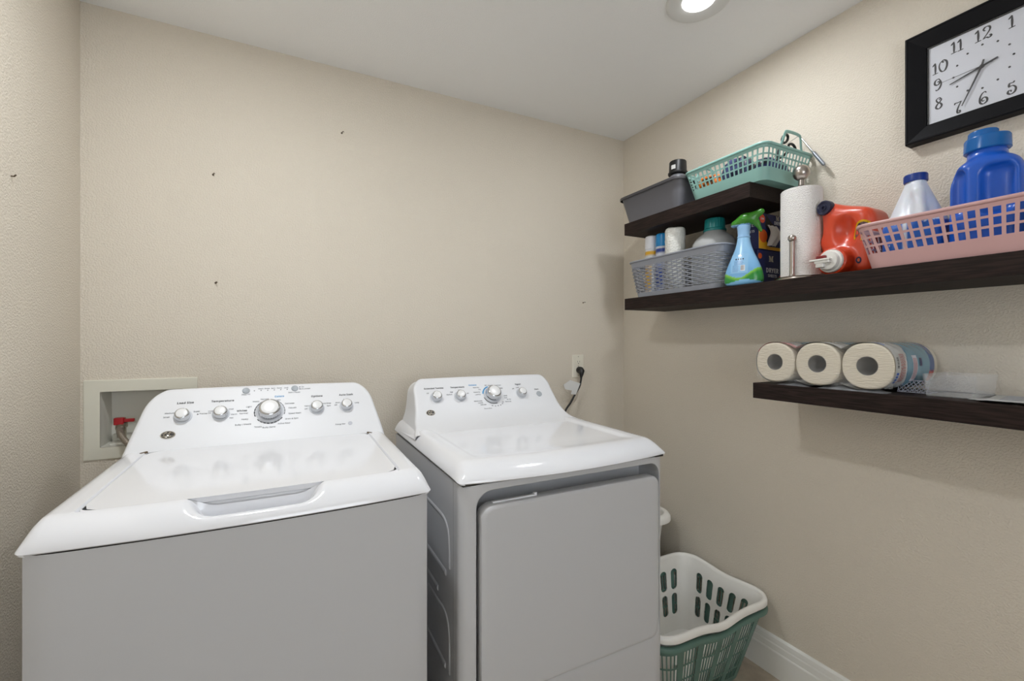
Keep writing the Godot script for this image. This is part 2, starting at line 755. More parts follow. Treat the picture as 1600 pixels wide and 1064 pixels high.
func badge(parent: Node, at: Transform3D, rx: float, ry: float):
	var m := M.new()
	lathe(m, [Vector2(1.0, 0.0), Vector2(1.0, 0.0018), Vector2(0.93, 0.0028), Vector2(0.86, 0.0024)], 40, at * Transform3D(Basis.from_scale(Vector3(rx, 1, ry)), Vector3.ZERO), false)
	var b := part(m, "badge", mat("badge rim", rgb(215, 210, 200), 0.2, 1.0), parent, 50, "oval black and silver badge")
	var d := M.new()
	lathe(d, [Vector2(0.0001, 0.0021), Vector2(0.86, 0.0021)], 40, at * Transform3D(Basis.from_scale(Vector3(rx, 1, ry)), Vector3.ZERO), false)
	part(d, "badge_face", mat("badge black", rgb(38, 37, 36), 0.3), b)
	var l := M.new()
	# monogram: two curling script letters and the ring of swirls round them
	var face := at * Transform3D(Basis(Vector3(1, 0, 0), Vector3(0, 0, -1), Vector3(0, 1, 0)), Vector3(0, 0.0026, 0))
	var s := ry
	for c in [[Vector2(-0.05, 0.25), Vector2(-0.3, 0.5), Vector2(-0.6, 0.2), Vector2(-0.55, -0.3), Vector2(-0.2, -0.4), Vector2(-0.05, -0.05), Vector2(-0.3, -0.02)], [Vector2(0.55, 0.35), Vector2(0.3, 0.52), Vector2(0.1, 0.3), Vector2(0.3, 0.05), Vector2(0.05, -0.15), Vector2(0.2, -0.45), Vector2(0.55, -0.3)], [Vector2(-0.05, -0.05), Vector2(0.0, -0.5), Vector2(-0.35, -0.62)]]:
		var path := []
		for p in spline(c, 5):
			path.append(face * Vector3(p.x * s * 1.1, p.y * s, 0))
		tube(l, path, s * 0.1, 5)
	for k in 4:
		var path := []
		for i in 9:
			var a := TAU * (k + 0.12 + 0.72 * i / 8.0) / 4.0
			var q := 0.76 - 0.1 * sin(PI * i / 8.0)
			path.append(face * Vector3(cos(a) * q * rx, sin(a) * q * ry, 0))
		tube(l, path, s * 0.045, 5)
	part(l, "monogram", mat("badge rim", Color.WHITE), b, 60)


func face_at(p0: Vector3, x: float, t: float, lift := 0.0) -> Transform3D:
	# local y along the face's normal, local -z up the face
	return Transform3D(Basis(Vector3.RIGHT, FN, -FT), p0 + Vector3(x, 0, 0) + FT * t + FN * lift)


func text_at(p0: Vector3, x: float, t: float) -> Transform3D:
	return Transform3D(Basis(Vector3.RIGHT, FT, FN), p0 + Vector3(x, 0, 0) + FT * t + FN * 0.0002)


func cabinet(m: M, x0: float, x1: float, z0: float, z1: float, y0: float, y1: float, r: float, bow := 0.0):
	var o := rrect((x1 - x0) / 2, (z1 - z0) / 2, r, 5)
	var rows := []
	for y in [y0, y1]:
		var row := []
		for p in o:
			row.append(Vector3((x0 + x1) / 2 + p.x, y, (z0 + z1) / 2 - p.y))
		rows.append(row)
	m.grid(rows, true)
	m.fan(rows[0], true)
	m.fan(rows[1])


# the top of a washer or dryer: a shell that swells from its lip, open underneath
func appliance_top(x0: float, x1: float, zb: float, zf: float, bow: float, y0: float, rise: float, rf: float, rs: float, dent: Callable, slope: float) -> M:
	var m := M.new()
	var hw := (x1 - x0) / 2
	var cx := (x0 + x1) / 2
	var xs := []
	var sd := [0.0, 0.002, 0.006, 0.012, 0.02, 0.03, 0.042]
	for d in sd:
		xs.append(x0 + d)
	for i in range(1, 96):
		xs.append(lerpf(x0 + 0.042, x1 - 0.042, i / 96.0))
	for i in range(sd.size() - 1, -1, -1):
		xs.append(x1 - sd[i])
	var ds := [0.0, 0.0015, 0.004, 0.007, 0.0105, 0.0145, 0.019, 0.024, 0.029, 0.034, 0.04, 0.046, 0.052, 0.055, 0.058, 0.0605, 0.063, 0.066, 0.07, 0.08, 0.1, 0.13, 0.18, 0.25, 0.35, 0.45]
	for d in [0.5, 0.53, 0.5335, 0.537, 0.56, 0.6, 0.65]:
		ds.append(d)
	ds.append(zf - zb)
	var rows := []
	var skirt := []
	for d in ds:
		var row := []
		for x in xs:
			var q: float = (x - cx) / hw
			var front := zf + bow * (1.0 - q * q)
			var z := lerpf(front, zb, d / (zf - zb))
			var sdst := minf(x - x0, x1 - x)
			var h: float = rise * ease_q(d, rf) * ease_q(sdst + 0.0008, rs)
			h = dent.call(x, d, h, z)
			var ins := 0.0
			if d < 0.014:
				ins = 0.014 - sqrt(0.014 * 0.014 - (0.014 - d) * (0.014 - d))
			row.append(Vector3(cx + (x - cx) * (hw - ins) / hw, y0 + h + slope * (front - z) * ease_q(d, 0.1), z))
		rows.append(row)
	m.grid(rows)
	# the lip turned under
	var lip := []
	var first: Array = rows[0]
	var under := []
	for p in first:
		under.append(p + Vector3(0, -0.003, -0.004))
	m.grid([under, first])
	for side in [0, xs.size() - 1]:
		var a := []
		var b := []
		for r in rows:
			a.append(r[side])
			b.append(r[side] + Vector3(0.003 if side == 0 else -0.003, -0.004, 0))
		m.grid([a, b], false, side == 0)
	return m


func washer():
	var x0 := -2.119
	var x1 := -1.403
	var cx := -1.761
	var zb := 0.23
	var zf := 0.948
	var y0 := 0.95
	var o := thing("washing_machine", "white top-load washing machine with five chrome-ringed dials, in the left corner", "washing machine", Vector3(cx, 0, 0.6), 0, "", true)
	var pl := mat("appliance plastic", Color.WHITE)
	var st := mat("appliance steel", Color.WHITE)
	var m := M.new()
	# cabinet with the same bowed front as its top
	var rows := []
	for y in [0.02, 0.944]:
		var row := []
		row.append(Vector3(x0 + 0.006, y, zb))
		row.append(Vector3(x0 + 0.006, y, zf - 0.03))
		for i in 33:
			var q := lerpf(-1, 1, i / 32.0)
			var ed := pow(absf(q), 24.0)
			row.append(Vector3(cx + q * 0.351, y, zf - 0.006 + 0.018 * (1 - q * q) - 0.012 * ed))
		row.append(Vector3(x1 - 0.006, y, zf - 0.03))
		row.append(Vector3(x1 - 0.006, y, zb))
		rows.append(row)
	m.grid(rows, true, false)
	m.fan(rows[0], true)
	part(m, "cabinet", st, o, 30)
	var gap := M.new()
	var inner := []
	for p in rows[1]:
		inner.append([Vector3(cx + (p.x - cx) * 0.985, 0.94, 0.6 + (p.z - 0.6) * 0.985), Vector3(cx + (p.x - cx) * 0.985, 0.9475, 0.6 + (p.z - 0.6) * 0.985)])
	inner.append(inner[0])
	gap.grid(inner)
	part(gap, "lip_gap_shade", mat("dark gap", Color.WHITE), o)  # dark strip whose colour stands for the shade under the lip
	for fx in [x0 + 0.06, x1 - 0.06]:
		for fz in [zb + 0.06, zf - 0.06]:
			part(lathe(M.new(), [Vector2(0.022, 0), Vector2(0.022, 0.012), Vector2(0.012, 0.014), Vector2(0.012, 0.03)], 16, Transform3D(Basis(), Vector3(fx, 0, fz))), "foot", mat("black plastic", Color.WHITE), o)
	# top with the hand scoop in its lip and a bed for the lid
	var dent := func(x: float, d: float, h: float, z: float) -> float:
		var k := smoothstep(-1.888, -1.835, x) * (1.0 - smoothstep(-1.69, -1.636, x))
		if d < 0.058:
			var low: float
			if d < 0.0145:
				low = 0.0185 * ease_q(d, 0.0145)
			else:
				low = 0.0185 - 0.036 * smoothstep(0.016, 0.052, d)
			h = lerpf(h, minf(low, h), k)
		elif d < 0.535:
			var bed := smoothstep(x - 0.0005, x + 0.0005, x)
			var inx := smoothstep(0.0, 0.004, minf(x + 2.056, -1.466 - x))
			var ind := smoothstep(0.0565, 0.0605, d)
			h = lerpf(h, lerpf(h - 0.012, -0.0175, k * (1.0 - smoothstep(0.06, 0.12, d))), inx * ind)
		return h
	m = appliance_top(x0, x1, zb, zf, 0.018, y0, 0.046, 0.06, 0.03, dent, 0.012)
	part(m, "top_panel", pl, o, 50)
	# lid
	var lid := M.new()
	var lz1 := 0.4335
	var ring := rrect(0.2915, 0.5, 0.03, 6)
	var lrows := []
	for s in [[0.004, -0.016], [0.0, -0.012], [0.0, -0.0015], [0.0012, -0.0003], [0.003, 0.0]]:
		var row := []
		for p in ring:
			var px: float = p.x * (0.2915 - s[0]) / 0.2915
			var k: float = (0.5 - p.y) / 1.0
			var corner: float = k
			var zfr: float = 0.8945 + 0.018 * (1 - pow(px / 0.358, 2)) - s[0]
			var z: float = lerpf(lz1 + s[0], zfr, corner)
			var y: float = 0.9958 + 0.012 * (0.95 - z) + s[1]
			row.append(Vector3(cx + px, y, z))
		lrows.append(row)
	lid.grid(lrows, true)
	# the lid's surface: a very slight crown
	var srows := []
	for j in 15:
		var row := []
		for i in 25:
			var px := lerpf(-0.2885, 0.2885, i / 24.0)
			var zfr := 0.8915 + 0.018 * (1 - pow(px / 0.358, 2))
			var z := lerpf(0.4365, zfr, j / 14.0)
			# pull the corners inside the rounded outline
			var ex := maxf(absf(px) - 0.2615, 0.0) / 0.027
			var zz := maxf(maxf(0.4365 + 0.03 - z, z - (zfr - 0.03)), 0.0) / 0.03
			var q := sqrt(ex * ex + zz * zz)
			if q > 1.0 and ex > 0 and zz > 0:
				px = signf(px) * (0.2615 + 0.027 * ex / q)
				z = (0.4365 + 0.03 - 0.03 * zz / q) if z < 0.6 else (zfr - 0.03 + 0.03 * zz / q)
			row.append(Vector3(cx + px, 0.9958 + 0.012 * (0.95 - z), z))
		srows.append(row)
	lid.grid(srows, false, true)
	part(lid, "lid", pl, o, 35)
	var lf := M.new()
	box(lf, Vector3(cx - 0.15, 0.965, 0.885), Vector3(cx + 0.15, 0.99, 0.9), 0.002)
	part(lf, "lid_grip", pl, o)
	for s in [-1, 1]:
		var hg := M.new()
		tube(hg, [Vector3(cx + s * 0.293, 1.0, 0.428), Vector3(cx + s * 0.303, 1.0, 0.446)], 0.004, 8)
		part(hg, "hinge", mat("hinge", rgb(92, 74, 52), 0.6), o)
	# console
	var p0 := Vector3(cx, 1.0, 0.43)
	var wf := func(t: float) -> float:
		return corner_w(t, [[-0.04, 0.352], [0.0, 0.348], [0.045, 0.3405], [0.095, 0.331], [0.14, 0.3225], [0.2085, 0.31]], 0.2085, 0.075, 0.05)
	var mp := func(x: float, t: float, lift: float) -> Vector3:
		var crown := 0.004 * (1.0 - pow(x / 0.36, 2)) * smoothstep(0.1, 0.21, t)
		return p0 + Vector3(x, 0, 0) + FT * (t + crown) + FN * lift
	m = M.new()
	console(m, console_rows(-0.035, 0.2085, 0.075), wf, mp, 0.235, 0.012)
	part(m, "console", mat("console plastic", Color.WHITE), o, 50)
	var words := M.new()
	var fine := M.new()
	for k in [[-0.223, 0.107, 0.0195, 0.022, "Load Size", -25.0], [-0.128, 0.108, 0.0195, 0.022, "Temperature", 5.0], [0.0035, 0.106, 0.033, 0.030, "", 0.0], [0.1405, 0.108, 0.0195, 0.022, "Options", 50.0], [0.2335, 0.109, 0.0185, 0.022, "Auto Soak", 25.0]]:
		dial(o, face_at(p0, k[0], k[1]), k[2], k[3], "knob", "large chrome and white cycle dial" if k[2] > 0.03 else "", k[5])
		if k[4]:
			letters(words, k[4], 0.0095, text_at(p0, k[0] + 0.002, 0.1545), "Droid Sans", true)
	letters(words, "Whites", 0.0085, text_at(p0, -0.073, 0.115), "Droid Sans", true)
	for w in [["Normal", -0.068, 0.105], ["Heavy", -0.064, 0.084], ["Bulky / Sheets", -0.068, 0.066], ["Light", -0.055, 0.128], ["Heavy", -0.036, 0.146], ["Normal", -0.012, 0.153], ["Light", 0.026, 0.147], ["Delicates", 0.06, 0.132], ["Casuals", 0.068, 0.115], ["Speed Wash", 0.075, 0.094], ["Drain & Spin", 0.066, 0.075], ["Active Wear", 0.044, 0.06], ["Bulky Items", 0.002, 0.05], ["Towels", -0.028, 0.054]]:
		letters(fine, w[0], 0.0068, text_at(p0, w[1], w[2]))
	for w in [["Small", -0.262, 0.108], ["Medium", -0.256, 0.121], ["Super", -0.19, 0.122], ["Precise Fill", -0.168, 0.113], ["Cold", -0.102, 0.123], ["Warm", -0.094, 0.104], ["Hot", -0.1, 0.092], ["Cold", -0.155, 0.12], ["Off", 0.108, 0.107], ["Fabric", 0.112, 0.118], ["Both", 0.137, 0.133], ["Extra Rinse", 0.17, 0.124], ["Spin", 0.178, 0.114], ["Off", 0.2, 0.115], ["Short", 0.207, 0.124], ["Med", 0.232, 0.136], ["Long", 0.268, 0.12], ["Energy Star", 0.21, 0.041], ["Deep Fill", -0.065, 0.174], ["Wash", -0.024, 0.1935], ["Rinse", -0.006, 0.1935], ["Spin", 0.012, 0.1935], ["Done", 0.03, 0.1935], ["Lock", 0.05, 0.1935], ["Start / Pause", 0.074, 0.174], ["On", 0.1, 0.194], ["Lid Locked", 0.108, 0.1865]]:
		letters(fine, w[0], 0.0062, text_at(p0, w[1], w[2]))
	letters(words, "", 0.009, text_at(p0, 0, 0))
	for i in 6:
		var s := M.new()
		lathe(fine, [Vector2(0.0017, 0.0), Vector2(0.0015, 0.0006)], 10, face_at(p0, -0.042 + i * 0.019, 0.1868))
	for q in [[0.091, 0.194], [0.091, 0.1865], [-0.187, 0.112]]:
		lathe(words, [Vector2(0.002, 0.0), Vector2(0.0018, 0.0006)], 10, face_at(p0, q[0], q[1]))
	# ring of marks round the big dial
	var ringm := M.new()
	for i in 26:
		var a := TAU * i / 26.0
		if i % 9 == 8:
			continue
		var path := []
		for k in 4:
			var g := a + 0.19 * k / 3.0
			path.append(face_at(p0, 0.0035 + 0.0425 * sin(g), 0.106 + 0.0425 * cos(g)).origin)
		tube(ringm, path, 0.0012 if i < 8 else 0.0018, 4)
	part(ringm, "dial_ring", mat("print", Color.WHITE), o)
	part(words, "lettering", mat("print dark", Color.WHITE), o, 20)
	part(fine, "fine_lettering", mat("print", Color.WHITE), o, 20)
	part(letters(M.new(), "Colors", 0.009, text_at(p0, 0.03, 0.161), "Droid Sans", true), "blue_lettering", mat("print blue", Color.WHITE), o, 20)
	for q in [[-0.065, 0.188, "fill button"], [0.0757, 0.189, "start button"]]:
		var b := M.new()
		lathe(b, [Vector2(0.0105, 0), Vector2(0.0105, 0.0022), Vector2(0.0092, 0.0032), Vector2(0.008, 0.0026), Vector2(0.0001, 0.0018)], 28, face_at(p0, q[0], q[1]), false)
		part(b, "button", mat("button grey", Color.WHITE), o, 50)
	var es := M.new()
	lathe(es, [Vector2(0.007, 0), Vector2(0.0066, 0.0008)], 20, face_at(p0, 0.241, 0.042))
	part(es, "sticker", mat("pale print", rgb(196, 198, 206), 0.6), o)
	badge(o, face_at(p0, -0.2518, 0.049), 0.0178, 0.0125)


func dryer():
	var x0 := -1.3296
	var x1 := -0.629
	var cx := -0.9793
	var zb := 0.2
	var zf := 0.933
	var y0 := 0.95
	var o := thing("clothes_dryer", "white front-load clothes dryer with a flat square door, between washer and right wall", "clothes dryer", Vector3(cx, 0, 0.6), 0, "", true)
	var pl := mat("appliance plastic", Color.WHITE)
	var st := mat("appliance steel", Color.WHITE)
	# cabinet sides and back: a C of sheet steel, with the front panel apart
	var m := M.new()
	var rows := []
	for y in [0.02, 0.943]:
		var row := []
		for p in [Vector2(x1 - 0.006, zf - 0.1), Vector2(x1 - 0.006, zb), Vector2(x0 + 0.006, zb), Vector2(x0 + 0.006, zf - 0.1)]:
			row.append(Vector3(p.x, y, p.y))
		rows.append(row)
	m.grid(rows, true)
	m.fan(rows[0], true)
	m.fan(rows[1])
	part(m, "cabinet", st, o, 20)
	# pressed ribs on the near side
	for r in [[[0.12, 0.823], [0.65, 0.823], [0.76, 0.823], [0.805, 0.818], [0.83, 0.8], [0.84, 0.76], [0.842, 0.70]], [[0.12, 0.565], [0.7, 0.565], [0.79, 0.57], [0.83, 0.55], [0.842, 0.5], [0.842, 0.42]]]:
		var path := []
		for p in r:
			path.append(Vector3(x0 + 0.0125, p[1], p[0]))
		part(tube(M.new(), spline(path, 5), 0.0095, 10), "pressed_rib", st, o, 60)
	for r in [[0.677, 0.3, 0.815], [0.602, 0.3, 0.745], [0.423, 0.3, 0.812]]:
		part(tube(M.new(), [Vector3(x0 + 0.0145, r[0], r[1]), Vector3(x0 + 0.0145, r[0], r[2])], 0.0125, 14), "pressed_rib", st, o, 60)
	# front panel with its sunken door opening
	var ox0 := -1.281
	var ox1 := -0.655
	var oy0 := 0.375
	var oy1 := 0.924
	var fr := M.new()
	var hole := []
	for p in rrect((ox1 - ox0) / 2, (oy1 - oy0) / 2, 0.045, 8):
		hole.append(Vector2((ox0 + ox1) / 2 + p.x, (oy0 + oy1) / 2 + p.y))
	var outer := []
	var hx := (x1 - x0) / 2 - 0.006
	var hy := (0.943 - 0.02) / 2
	var fc := Vector2(cx, 0.4815)
	var ohx := (ox1 - ox0) / 2
	var ohy := (oy1 - oy0) / 2
	for i in hole.size():
		# straight out from the opening's edge, fanning round its corners
		var q := i / 9
		var ang := PI / 2 * (q + (i % 9) / 8.0)
		var cc := Vector2((ox0 + ox1) / 2 + (ohx - 0.045) * (1.0 if q == 0 or q == 3 else -1.0), (oy0 + oy1) / 2 + (ohy - 0.045) * (1.0 if q < 2 else -1.0))
		var dd := Vector2(cos(ang), sin(ang))
		var tx := 1e6
		var ty := 1e6
		if absf(dd.x) > 1e-4:
			tx = ((fc.x + hx * signf(dd.x)) - cc.x) / dd.x
		if absf(dd.y) > 1e-4:
			ty = ((fc.y + hy * signf(dd.y)) - cc.y) / dd.y
		outer.append(cc + dd * minf(tx, ty))
	for c in [Vector2(hx, hy), Vector2(-hx, hy), Vector2(-hx, -hy), Vector2(hx, -hy)]:
		var best := 0
		for i in outer.size():
			if (outer[i] - fc - c).length() < (outer[best] - fc - c).length():
				best = i
		outer[best] = fc + c
	var zz := zf - 0.006
	var bow := func(p: Vector2, z: float) -> Vector3:
		var q := (p.x - cx) / hx
		var edge := pow(absf(q), 30.0)
		return Vector3(p.x, p.y, z + 0.012 * (1.0 - q * q) - 0.02 * edge)
	var rr := []
	for s in [[0.0, -0.055, 1.0], [0.0, -0.004, 1.0], [0.02, -0.001, 1.0], [0.06, 0.0, 1.0], [0.25, 0.0, 1.0], [0.5, 0.0, 1.0], [0.75, 0.0, 1.0], [0.93, 0.0, 1.0], [1.0, -0.003, 1.0], [1.0, -0.012, 0.0], [1.0, -0.074, 0.0]]:
		var row := []
		for i in hole.size():
			var p: Vector2 = hole[i].lerp(outer[i], s[0])
			if s[1] == -0.055:
				row.append(Vector3(p.x, p.y, zf - 0.1005))
			else:
				row.append(bow.call(p, zz + s[1]))
		rr.append(row)
	fr.grid(rr, true)
	part(fr, "front_panel", st, o, 35)
	part(box(M.new(), Vector3(x0 + 0.012, 0.941, zb), Vector3(x1 - 0.012, 0.9475, zf - 0.004), 0.0), "lip_gap_shade", mat("dark gap", Color.WHITE), o)  # dark sheet painted as the shaded gap below the dryer top
	part(box(M.new(), Vector3(x0 + 0.0056, 0.03, zf - 0.0606), Vector3(x0 + 0.01, 0.942, zf - 0.0594), 0.0), "seam", mat("seam grey", rgb(110, 112, 116), 0.5), o)
	for fx in [x0 + 0.06, x1 - 0.06]:
		for fz in [zb + 0.06, zf - 0.08]:
			part(lathe(M.new(), [Vector2(0.022, 0), Vector2(0.022, 0.012), Vector2(0.012, 0.014), Vector2(0.012, 0.03)], 16, Transform3D(Basis(), Vector3(fx, 0, fz))), "foot", mat("black plastic", Color.WHITE), o)
	# door
	var dm := M.new()
	var dr := []
	var dc := Vector2((-1.273 - 0.668) / 2, (0.385 + 0.889) / 2)
	for s in [[0.012, -0.034], [0.004, -0.03], [0.0, -0.02], [0.0, 0.004], [0.002, 0.009], [0.007, 0.0115], [0.013, 0.012]]:
		var row := []
		for p in rrect(0.3025 - s[0], 0.252 - s[0], maxf(0.034 - s[0] * 0.5, 0.004), 8):
			row.append(bow.call(dc + p, zz + s[1]))
		dr.append(row)
	dm.grid(dr, true)
	var flat := []
	for j in 2:
		var row := []
		for i in 17:
			row.append(bow.call(dc + Vector2(lerpf(-0.28, 0.28, i / 16.0), lerpf(-0.23, 0.23, j)), zz + 0.0121))
		flat.append(row)
	dm.fan(dr[0], true)
	# front skin in strips so that the bow shows
	var skin := []
	var pts := rrect(0.2895, 0.239, 0.0275, 8)
	var top := []
	var bot := []
	for p in pts:
		if p.y >= 0:
			top.append(p)
		else:
			bot.append(p)
	top.sort_custom(func(a, b): return a.x < b.x)
	bot.sort_custom(func(a, b): return a.x < b.x)
	var up := []
	var dn := []
	for i in top.size():
		up.append(bow.call(dc + top[i], zz + 0.012))
		dn.append(bow.call(dc + bot[i], zz + 0.012))
	dm.grid([dn, up])
	var door := part(dm, "door", st, o, 35)
	var bar := M.new()
	box(bar, Vector3(-1.236, 0.888, zz - 0.006), Vector3(-1.105, 0.8925, zz + 0.003), 0.001)
	box(bar, Vector3(-1.112, 0.888, zz - 0.008), Vector3(-1.104, 0.897, zz + 0.002), 0.001)
	part(bar, "grip", pl, door)
	# top
	var dish := func(x: float, d: float, h: float, z: float) -> float:
		var inx := smoothstep(0.0, 0.028, minf(x - x0 - 0.06, x1 - 0.06 - x))
		var ind := smoothstep(0.0, 0.03, d - 0.085)
		return h - 0.006 * inx * ind
	m = appliance_top(x0, x1, zb, zf, 0.03, y0, 0.043, 0.075, 0.04, dish, 0.004)
	part(m, "top_panel", pl, o, 50)
	# console, swept up out of the top
	var p0 := Vector3(cx, 1.0, 0.40)
	var wf := func(t: float) -> float:
		return corner_w(t, [[-0.06, 0.347], [0.02, 0.322], [0.065, 0.309], [0.124, 0.303], [0.2085, 0.298]], 0.2085, 0.055, 0.04)
	var foot := Vector3(0, 0.9887, 0.50)
	var ctl := Vector3(0, 0.9887, 0.41)
	var join := Vector3(0, 1.0, 0.40) + FT * 0.06
	var mp := func(x: float, t: float, lift: float) -> Vector3:
		var crown := 0.004 * (1.0 - pow(x / 0.36, 2)) * smoothstep(0.1, 0.21, t)
		if t < 0.06:
			var k := clampf((t + 0.06) / 0.12, 0.0, 1.0)
			var b := foot.lerp(ctl, k).lerp(ctl.lerp(join, k), k)
			var tg := ((ctl - foot).lerp(join - ctl, k)).normalized()
			var nn := Vector3(0, -tg.z, tg.y)
			return Vector3(cx + x, b.y, b.z) + nn * lift
		return p0 + Vector3(x, 0, 0) + FT * (t + crown) + FN * lift
	m = M.new()
	console(m, console_rows(-0.06, 0.2085, 0.055), wf, mp, 0.205, 0.012)
	part(m, "console", mat("console plastic", Color.WHITE), o, 50)
	var words := M.new()
	var fine := M.new()
	for k in [[-0.2205, 0.1165, 0.0195, 0.022, "Extended Tumble", 10.0], [-0.1244, 0.115, 0.0195, 0.022, "Temperature", 10.0], [0.014, 0.114, 0.031, 0.032, "", 0.0], [0.1455, 0.1125, 0.0195, 0.022, "Signal", 30.0]]:
		dial(o, face_at(p0, k[0], k[1]), k[2], k[3], "knob", "large chrome and white cycle dial" if k[2] > 0.03 else "", k[5])
		if k[4]:
			letters(words, k[4], 0.0092, text_at(p0, k[0] - 0.002, 0.158), "Droid Sans", true)
	for w in [["Off", -0.25, 0.137], ["High", -0.155, 0.137], ["Medium", -0.166, 0.126], ["Low", -0.12, 0.146], ["Off", -0.09, 0.127], ["More Dry", -0.048, 0.152], ["Dry", -0.035, 0.142], ["Damp Dry", -0.05, 0.13], ["Less Dry", -0.048, 0.119], ["Mixed Loads", -0.055, 0.089], ["Casuals", -0.047, 0.08], ["Delicates", -0.037, 0.071], ["Cool Down", 0.05, 0.158], ["Off", -0.004, 0.16], ["Time Dry", 0.018, 0.159], ["Wrinkle", 0.058, 0.143], ["Quick", 0.07, 0.106], ["Fluff", 0.068, 0.096], ["Air Dry", 0.08, 0.088], ["Warm Up", 0.074, 0.078], ["60", 0.0, 0.064], ["50", 0.012, 0.061], ["40", 0.024, 0.062], ["30", 0.036, 0.064], ["20", 0.046, 0.07], ["10", 0.05, 0.077], ["Off", 0.115, 0.137], ["Loud", 0.136, 0.142]]:
		letters(fine, w[0], 0.0062, text_at(p0, w[1], w[2]))
	letters(words, "Easy Dry", 0.008, text_at(p0, -0.022, 0.052), "Droid Sans", true)
	letters(words, "Start", 0.0085, text_at(p0, 0.224, 0.1285), "Droid Sans", true)
	part(words, "lettering", mat("print dark", Color.WHITE), o, 20)
	part(fine, "fine_lettering", mat("print", Color.WHITE), o, 20)
	part(letters(M.new(), "Cottons", 0.009, text_at(p0, -0.06, 0.1645), "Droid Sans", true), "blue_lettering", mat("print blue", Color.WHITE), o, 20)
	for arc in [["print blue", 280.0, 345.0], ["print dark", 165.0, 255.0]]:
		var path := []
		for i in 17:
			var g := deg_to_rad(lerpf(arc[1], arc[2], i / 16.0))
			path.append(face_at(p0, 0.014 + 0.0405 * sin(g), 0.114 + 0.0405 * cos(g)).origin)
		part(tube(M.new(), path, 0.0026, 5, false, 0.5), "dial_arc", mat(arc[0], Color.WHITE), o)
	part(lathe(M.new(), [Vector2(0.0125, 0), Vector2(0.0125, 0.002), Vector2(0.011, 0.003), Vector2(0.0001, 0.0026)], 28, face_at(p0, 0.229, 0.105), false), "button", mat("button grey", Color.WHITE), o, 50)
	badge(o, face_at(p0, -0.2544, 0.051), 0.0172, 0.0125)


